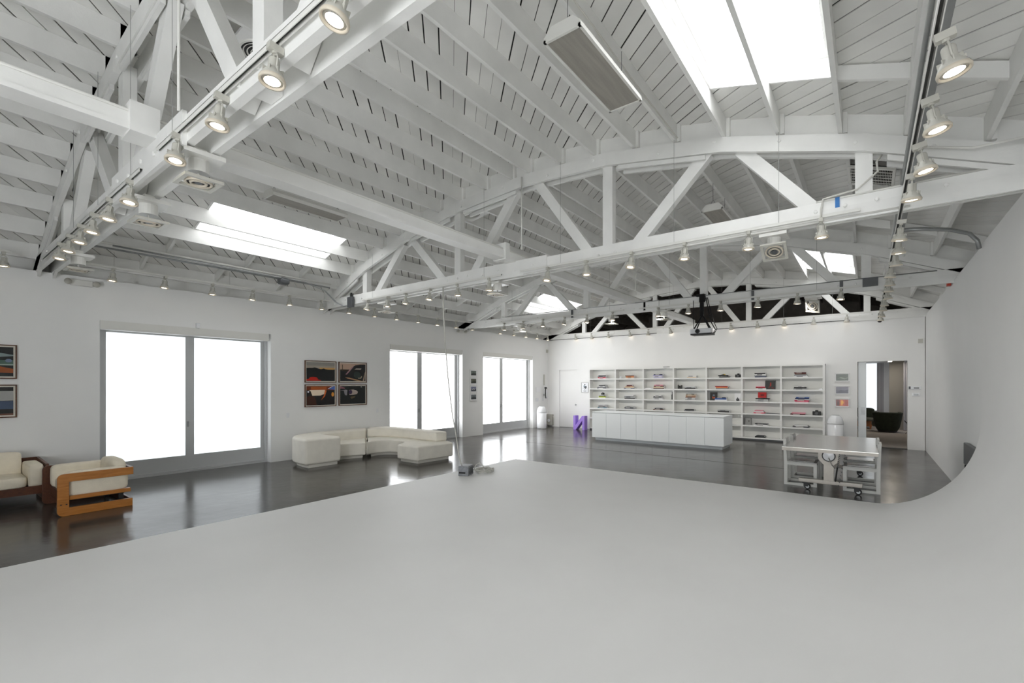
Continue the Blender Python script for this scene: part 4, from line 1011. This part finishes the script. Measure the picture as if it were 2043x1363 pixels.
ch = MB()
for s in (0, 1):
    for k in range(11):
        t = k / 10; xx = (.24 - .10 * t) if s else (.16 - .04 * t); zz = .70 - .62 * t * (1 if s else .5)
        ch.tube([(xx - .008, .16, zz), (xx + .008, .16, zz - .02)], .007, 5)
ch.build('chain', M['dkgrey'], tb)
MB().tube([(.13, .16, .46), (.10, .16, .2)], .014, 6).build('drive_rod', M['black'], tb)
MB().box(-.035, 2.2, .42, .04, 2.3, .46).box(.0, .22, .2, .06, .3, .212).build('clip', M['steel'], tb)
def chair(loc, rz, label):
    o = thing('box_frame_chair', label, 'chair', loc, rz, 'white box-frame chairs at the crank table')
    for s in (-1, 1):
        f = MB(); y = s * .235
        yy0, yy1 = y - .02, y + .02
        f.box(-.27, yy0, 0.0, .27, yy1, .045).box(.215, yy0, .045, .27, yy1, .385).box(-.27, yy0, .045, -.21, yy1, .385)
        f.box(-.27, yy0, .385, .27, yy1, .43)
        f.build('side_frame', M['white_metal'], o)
        MB().prism([(-.27, .43), (-.215, .43), (-.235, .88), (-.285, .88)], 'y', yy0, yy1).build('back_post', M['white_metal'], o)
    MB().box(-.26, -.25, .43, .27, .25, .455).build('seat', M['white_metal'], o, bevel=.006, seg=1)
    MB().box(-.2, -.19, .455, .22, .19, .468).build('seat_pad', M['steel'], o, bevel=.004, seg=1)
    MB().prism([(-.26, .70), (-.24, .70), (-.255, .885), (-.29, .885)], 'y', -.25, .25).build('backrest', M['white_metal'], o, bevel=.004, seg=1)
    MB().box(-.27, -.22, .0, -.22, .22, .045).box(.22, -.22, .385, .26, .22, .43).build('stretcher', M['white_metal'], o)
    return o
chair((10.78, 10.72, 0), 0, 'white box-frame chair at the left side of the crank table, nearer one')
chair((10.80, 11.55, 0), 0, 'white box-frame chair at the left side of the crank table, farther one')
chair((11.72, 10.72, 0), pi, 'white box-frame chair at the right side of the crank table, nearer one')
chair((11.70, 11.55, 0), pi, 'white box-frame chair at the right side of the crank table, farther one')

# ------------------------------------------------------------------ bins, heater, purple letter
def bin_(loc, label, r=.21):
    o = thing('waste_bin', label, 'bin', loc)
    MB().lathe([(r * .93, 0), (r * .97, .03), (r, .10), (r, .70)], 32).build('body', M['plastic_white'], o, smooth=True)
    MB().lathe([(r + .006, .70), (r + .006, .725), (r * .97, .80), (r * .80, .90), (r * .58, .955), (r * .5, .97)], 32).build('dome_lid', M['plastic_white'], o, smooth=True)
    MB().lathe([(0, .968), (r * .48, .970), (r * .48, .974), (0, .974)], 24).build('opening', M['dkgrey'], o)
    MB().box(-.05, -r - .01, .0, .05, -r + .03, .03).build('pedal', M['grey_metal'], o)
bin_((0.40, 17.08, 0), 'white dome-topped bin in the far left corner')
bin_((10.99, 17.80, 0), 'white dome-topped bin between bookcase and doorway')
ht = thing('wall_heater', 'beige wall unit with round dial in the far left corner', 'heater', (.17, L, .06))
MB().box(-.16, -.15, 0, .14, 0, .50).build('case', C(168, 166, 158), ht, bevel=.01, seg=1)
MB().lathe([(.07, 0), (.07, .008), (.0, .01)], 20, (-.03, -.15, .22), mx=Matrix.Rotation(pi / 2, 3, 'X')).build('dial', M['plastic_white'], ht)
MB().tube([(.14, -.06, .42), (.19, -.06, .34), (.19, -.06, .02)], .012, 6).build('pipe', M['white_metal'], ht)
pl = thing('purple_letter', 'lilac purple sculptural letter N reversed by the bookcase end', 'letter', (2.02, 17.62, 0))
w2, h2, st_ = .27, .60, .11
MB().prism([(-w2, 0), (-w2 + st_ * 1.1, 0), (w2 - st_, h2 - .20), (w2 - st_, 0), (w2, 0), (w2, h2), (w2 - st_ * 1.1, h2), (-w2 + st_, .20), (-w2 + st_, h2), (-w2, h2)], 'y', -.13, .13).build('letter_body', M['purple'], pl, bevel=.004, seg=1)

# ------------------------------------------------------------------ pictures
def wallpic(wall, a0, a1, z0, z1, polys, label, fm='frame_wood', mt='mount', fw=.018, mw=.024, dep=.04, bg=(20, 20, 20), cat='picture', nm='framed_photograph'):
    a = (a0 + a1) / 2; w_ = (a1 - a0); h_ = z1 - z0
    if wall == 'left': o = thing(nm, label, cat, (0, a, z0), rz=radians(-90)); o.rotation_euler = (0, 0, radians(90)); o.location = (0.0, a, z0)
    else: o = thing(nm, label, cat, (a, L, z0), rz=0)
    # local frame: x to the viewer's right, -y towards the viewer
    if wall == 'left': o.rotation_euler = (0, 0, radians(90))
    f = MB(); w2_ = w_ / 2
    f.box(-w2_, -dep, 0, w2_, -.002, fw).box(-w2_, -dep, h_ - fw, w2_, -.002, h_).box(-w2_, -dep, fw, -w2_ + fw, -.002, h_ - fw).box(w2_ - fw, -dep, fw, w2_, -.002, h_ - fw)
    f.build('frame', M[fm], o)
    MB().box(-w2_ + fw, -dep * .6, fw, w2_ - fw, -.002, h_ - fw).build('mount', M[mt], o)
    e = fw + mw; W_ = w_ - 2 * e; H_ = h_ - 2 * e
    mats = [C(*bg, .25)]; mb = MB(); y0 = -dep * .6 - .001
    mb.box(-w2_ + e, y0, e, w2_ - e, y0 + .0008, h_ - e, 0)
    for i, (P_, c) in enumerate(polys):
        mats.append(C(*c, .25))
        mb.prism([(-w2_ + e + W_ * u, e + H_ * v) for u, v in P_], 'y', y0 - .0006 * (i + 1), y0 - .0006 * i, i + 1)
    mb.build('print', mats, o)
    return o
R = lambda a, b_, c, d: [(a, b_), (c, b_), (c, d), (a, d)]
def ell(cx, cz, rx, rz, n=14, a0=0, a1=2 * pi): return [(cx + rx * cos(a0 + (a1 - a0) * k / n), cz + rz * sin(a0 + (a1 - a0) * k / n)) for k in range(n)]
wallpic('left', 6.44, 7.35, 1.99, 2.58, [(R(0, .62, 1, 1), (160, 150, 138)), (R(0, .82, 1, 1), (140, 136, 130)), (R(.45, .62, 1, .72), (200, 155, 95)),
    ([(0, 0), (1, 0), (1, .64), (.93, .62), (.84, .60), (.75, .62), (.66, .64), (.6, .68), (.5, .64), (.42, .66), (.34, .70), (.28, .72), (.2, .69), (.1, .69), (0, .68)], (16, 19, 20)),
    ([(0, .02), (.5, .02), (.5, .05), (.4, .08), (.38, .16), (.33, .21), (.22, .22), (.12, .20), (.08, .12), (0, .09)], (190, 30, 15))],
    'framed photograph of dark hills at dusk with a red car roof', bg=(16, 19, 20))
wallpic('left', 7.43, 8.34, 1.99, 2.58, [(R(0, .62, 1, 1), (185, 155, 135)), (R(0, .58, .36, .66), (50, 40, 30)), ([(.08, .6), (.1, .6), (.1, .92), (.08, .92)], (70, 60, 50)),
    ([(0, .35), (.18, .40), (.26, .38), (.48, .80), (.60, .92), (.80, .96), (1, .97), (1, 0), (0, 0)], (14, 14, 16)), ([(.20, .38), (.26, .38), (.52, .82), (.46, .82)], (165, 125, 130)), ([(.55, .66), (.62, .74), (.84, .74), (.80, .66)], (150, 140, 130)),
    ([(.18, .22), (.30, .14), (.74, .0), (.9, 0), (.36, .20)], (175, 135, 100)), ([(.88, 0), (.95, 0), (1, .5), (.98, .55)], (150, 130, 115)), (ell(.66, .36, .14, .2), (40, 52, 48)), ([(.70, .16), (.82, .16), (.86, .28), (.83, .3), (.8, .2), (.7, .19)], (160, 150, 125))],
    'framed photograph of a car windscreen and pillar at dusk', bg=(16, 16, 18))
wallpic('left', 6.44, 7.35, 1.34, 1.94, [(R(0, .78, 1, 1), (110, 45, 12)), (R(.15, .78, .7, .96), (170, 80, 25)), ([(.10, .80), (.64, .80), (.62, .58), (.48, .50), (.2, .50), (.14, .6)], (235, 215, 190)), ([(.06, .74), (.14, .74), (.20, .5), (.16, .46)], (30, 20, 16)),
    ([(.6, .5), (.64, .78), (.7, .75), (.64, .45), (.5, .25)], (195, 95, 40)), ([(0, .0), (.34, 0), (.32, .3), (.25, .46), (.12, .50), (0, .44)], (62, 30, 18)), ([(.78, .84), (.98, 1), (1, 1), (1, .8), (.84, .82)], (70, 100, 170)), ([(.76, .84), (.96, 1), (.92, 1), (.74, .86)], (220, 215, 220)), (ell(.92, .55, .05, .12), (225, 150, 60)), (ell(.06, .7, .03, .05), (220, 215, 225))],
    'framed photograph of a car interior glowing orange at sunset', bg=(20, 16, 18))
wallpic('left', 7.43, 8.34, 1.34, 1.94, [([(0, 1), (.2, .88), (.16, .84), (0, .85)], (140, 90, 100)), ([(0, .75), (.2, .80), (.28, .78), (.26, .48), (.18, .50), (.14, .74)], (130, 125, 130)), ([(.34, .78), (.50, .80), (.62, .76), (.70, .66), (.66, .54), (.5, .50), (.36, .5)], (160, 145, 138)), (ell(.40, .66, .07, .12), (50, 35, 65)), ([(.38, .38), (.44, .42), (.6, .44), (.56, .34), (.44, .28)], (90, 78, 55)), (ell(.83, .94, .025, .02), (235, 235, 230))],
    'framed photograph of a night scene reflected in a wing mirror', bg=(13, 19, 18))
wallpic('left', .31, 1.21, 2.04, 2.63, [(R(.55, .62, 1, 1), (24, 28, 30)), ([(.60, .86), (1, .74), (1, .70), (.7, .64), (.55, .66)], (130, 145, 145)), (R(.55, .40, 1, .56), (75, 100, 90)), (R(.55, .38, 1, .42), (150, 165, 155)), ([(.0, .2), (.70, .2), (.8, .34), (1, .26), (1, .12), (.62, .14)], (150, 75, 25)), ([(0, .6), (.66, .62), (.66, .76), (.6, .9), (0, 1)], (35, 22, 18)), (ell(.62, .66, .05, .12), (170, 100, 75)), ([(0, 0), (.62, 0), (.66, .3), (.5, .4), (0, .4)], (150, 150, 140)), (ell(.93, .54, .05, .06), (110, 125, 150))],
    'upper framed photograph of a driver arm at the left edge', bg=(22, 26, 26))
wallpic('left', .31, 1.21, 1.37, 1.94, [(R(0, .52, 1, .86), (165, 165, 162)), (R(0, .22, 1, .50), (62, 78, 105)), ([(.0, 0), (.66, 0), (.62, .46), (0, .48)], (20, 16, 16)), (R(0, .0, 1, .06), (110, 70, 55))],
    'lower framed photograph of a pale wall at the left edge', bg=(18, 18, 18))
cl = [(88, 98, 92), (74, 76, 64), (96, 100, 120), (92, 98, 100)]
words = ['top', 'second', 'third', 'bottom']
looks = ['dark treeline view', 'greenish ground view', 'blue dusk view with white shapes', 'pale streaked view']
for k in range(4):
    z1 = 2.50 - k * .30
    wallpic('left', 12.86, 13.24, z1 - .27, z1, [(R(0, .5, 1, 1), tuple(int(v * 1.15) for v in cl[k])), ([(0, .1), (.2, .4), (.35, .3), (.6, .62), (.8, .4), (1, .5), (1, 0), (0, 0)], tuple(int(v * .55) for v in cl[k])),
        ([(.2, .5), (.35, .3), (.5, .55), (.65, .3), (.8, .7), (.62, .5), (.5, .7), (.36, .5)], (200, 200, 205) if k == 2 else tuple(int(v * .8) for v in cl[k]))],
        'small white-framed print, %s of the column of four, %s' % (words[k], looks[k]), fm='frame_white', mt='print_white', fw=.012, mw=.035, dep=.03, bg=cl[k], nm='framed_print')
fl = [((96, 104, 92), 'green abstract'), ((92, 90, 104), 'slate blue landscape'), ((190, 70, 18), 'glowing orange scene')]
for k in range(3):
    z1 = 2.30 - k * .405
    c = fl[k][0]
    P_ = [([(.1, .3), (.4, .55), (.75, .35), (.95, .5), (.95, .42), (.7, .2), (.3, .4)], tuple(min(255, int(v * 1.4)) for v in c))]
    if k == 1: P_ = [(R(0, .55, 1, 1), (112, 108, 122)), ([(0, .2), (.4, .5), (.7, .4), (1, .6), (1, 0), (0, 0)], (70, 70, 84))]
    if k == 2: P_ = [(R(.0, 0, .3, 1), (120, 30, 12)), (R(.38, .1, .55, .9), (240, 150, 30)), (ell(.5, .55, .12, .3), (250, 175, 50)), (R(.72, 0, 1, 1), (170, 50, 14)), ([(.1, .1), (.2, .1), (.22, .6), (.14, .7)], (60, 20, 12))]
    wallpic('back', 10.955, 11.345, z1 - .275, z1, P_, 'small white-framed %s right of the bookcase, %s of three' % (fl[k][1], ['top', 'middle', 'bottom'][k]), fm='frame_white', mt='print_white', fw=.014, mw=.02, dep=.035, bg=c, nm='framed_print')
# black and white poster left of bookcase
wallpic('back', 1.76, 2.10, 1.58, 2.02, [(ell(.5, .85, .13, .07), (40, 45, 50)), (ell(.42, .66, .2, .10), (130, 150, 160)), ([(.25, .5), (.5, .62), (.8, .72), (.85, .5), (.7, .4), (.78, .3), (.6, .34), (.5, .45)], (45, 50, 58)), (R(.46, .2, .54, .5), (120, 125, 130)), (R(.22, .08, .78, .12), (70, 72, 75)), (R(.28, .02, .7, .05), (110, 112, 115)), (ell(.2, .42, .05, .03), (30, 32, 36))],
    'black-framed poster with a small dark figure beside the bookcase', fm='dkgrey', mt='print_white', fw=.008, mw=.03, dep=.02, bg=(232, 234, 238), nm='framed_poster', cat='poster')

# ------------------------------------------------------------------ room beyond the doorway
struct(MB().box(10.6, 27.0, 0, 11.62, 27.12, 2.93).box(12.13, 27.0, 0, 16, 27.12, 2.93).box(11.62, 27.0, 0, 12.13, 27.12, .75).box(11.62, 27, 2.9, 12.13, 27.12, 2.93).build('wall_far_room', M['wall']))
fw_ = struct(MB().box(11.62, 27.04, .75, 12.13, 27.06, 2.9).build('window_9', M['pane']))
cu = thing('grey_curtain', 'tall grey curtain strips beside the far room window', 'curtain', (12.2, 26.85, 0))
for k in range(5): MB().box(-.09 + k * .05, (k % 2) * .02, 0.02, -.05 + k * .05, .03 + (k % 2) * .02, 2.9).build('pleat', M['curtain'], cu)
pt = struct(MB().box(12.52, 25.8, 0, 13.02, 25.95, 2.93).build('wall_partition', M['beige_wall']))
cu2 = thing('grey_curtain', 'gathered grey curtain at the right of the far room', 'curtain', (13.2, 25.4, 0))
for k in range(8): MB().lathe([(.04, 0.02), (.035, 2.85)], 8, (-.2 + k * .07, .02 * (k % 2), 0)).build('pleat', M['curtain'], cu2)
stl = tag(MB().box(12.46, 22.6, 2.88, 12.58, 25.2, 2.92).build('strip_light', M['strip']), 'glowing ceiling strip light in the room beyond', 'light')
al = bpy.data.lights.new('room_lamp', 'AREA'); al.energy = 14; al.size = 1.5; al.color = (1, .93, .84)
ao = bpy.data.objects.new('room_lamp', al); COL.objects.link(ao); ao.location = (12.6, 24.4, 2.85)
gc = thing('lounge_chair', 'dark green tub chair seen from behind through the doorway', 'chair', (12.42, 24.3, 0))
prof_o = [(.30, .06), (.37, .20), (.42, .45), (.46, .74), (.47, .80), (.42, .82), (.40, .78), (.36, .45), (.30, .4)]
n_ = 24; v_ = []; f_ = []
for i, (rr_, zz_) in enumerate(prof_o):
    for k in range(n_ + 1):
        a = pi + (-.22 * pi) + (1.44 * pi) * k / n_ 
        v_.append((rr_ * 1.05 * cos(a), rr_ * .92 * sin(a), zz_ - (0 if i < 3 or i > 6 else .0)))
for i in range(len(prof_o) - 1):
    for k in range(n_): f_.append([i * (n_ + 1) + k, i * (n_ + 1) + k + 1, (i + 1) * (n_ + 1) + k + 1, (i + 1) * (n_ + 1) + k])
MB().add(v_, f_).build('shell', M['green'], gc, smooth=True)
MB().pillow((0, .08, .32), (.72, .70, .26), .5).build('seat', M['green'], gc, smooth=True)
MB().lathe([(.30, 0), (.31, .07)], 24).build('base', M['black'], gc)
MB().pillow((-.40, .30, .34), (.22, .34, .30), .6).build('arm', M['green_lit'], gc, smooth=True)
gs = thing('green_sofa', 'dark green sofa on an orange timber base beyond the doorway', 'sofa', (11.55, 25.6, 0))
MB().box(-.5, -.3, .12, .38, .5, .36).build('base', M['orange_wood'], gs)
MB().pillow((-.1, .05, .42), (1.1, .9, .14), .3).build('seat', M['green_lit'], gs, smooth=True)
MB().pillow((-.1, .42, .66), (1.15, .24, .48), .3).build('backrest', M['green'], gs, smooth=True)
MB().box(.30, -.3, 0, .36, -.24, .12).box(-.45, -.3, 0, -.4, -.24, .12).box(.3, .4, 0, .36, .46, .12).build('leg', M['orange_wood'], gs)
dc = thing('dark_chair', 'dark chair partly hidden by the doorway edge', 'chair', (13.15, 23.6, 0))
MB().pillow((.18, 0, .50), (.44, .5, .46), .6).build('shell', M['green'], dc, smooth=True)
MB().tube([(.0, -.1, .3), (-.25, -.2, .55)], .01, 6).tube([(-.25, -.2, .55), (.15, -.2, .02)], .01, 6).tube([(.1, .1, .3), (-.2, .1, .02)], .01, 6).build('leg', M['black'], dc)
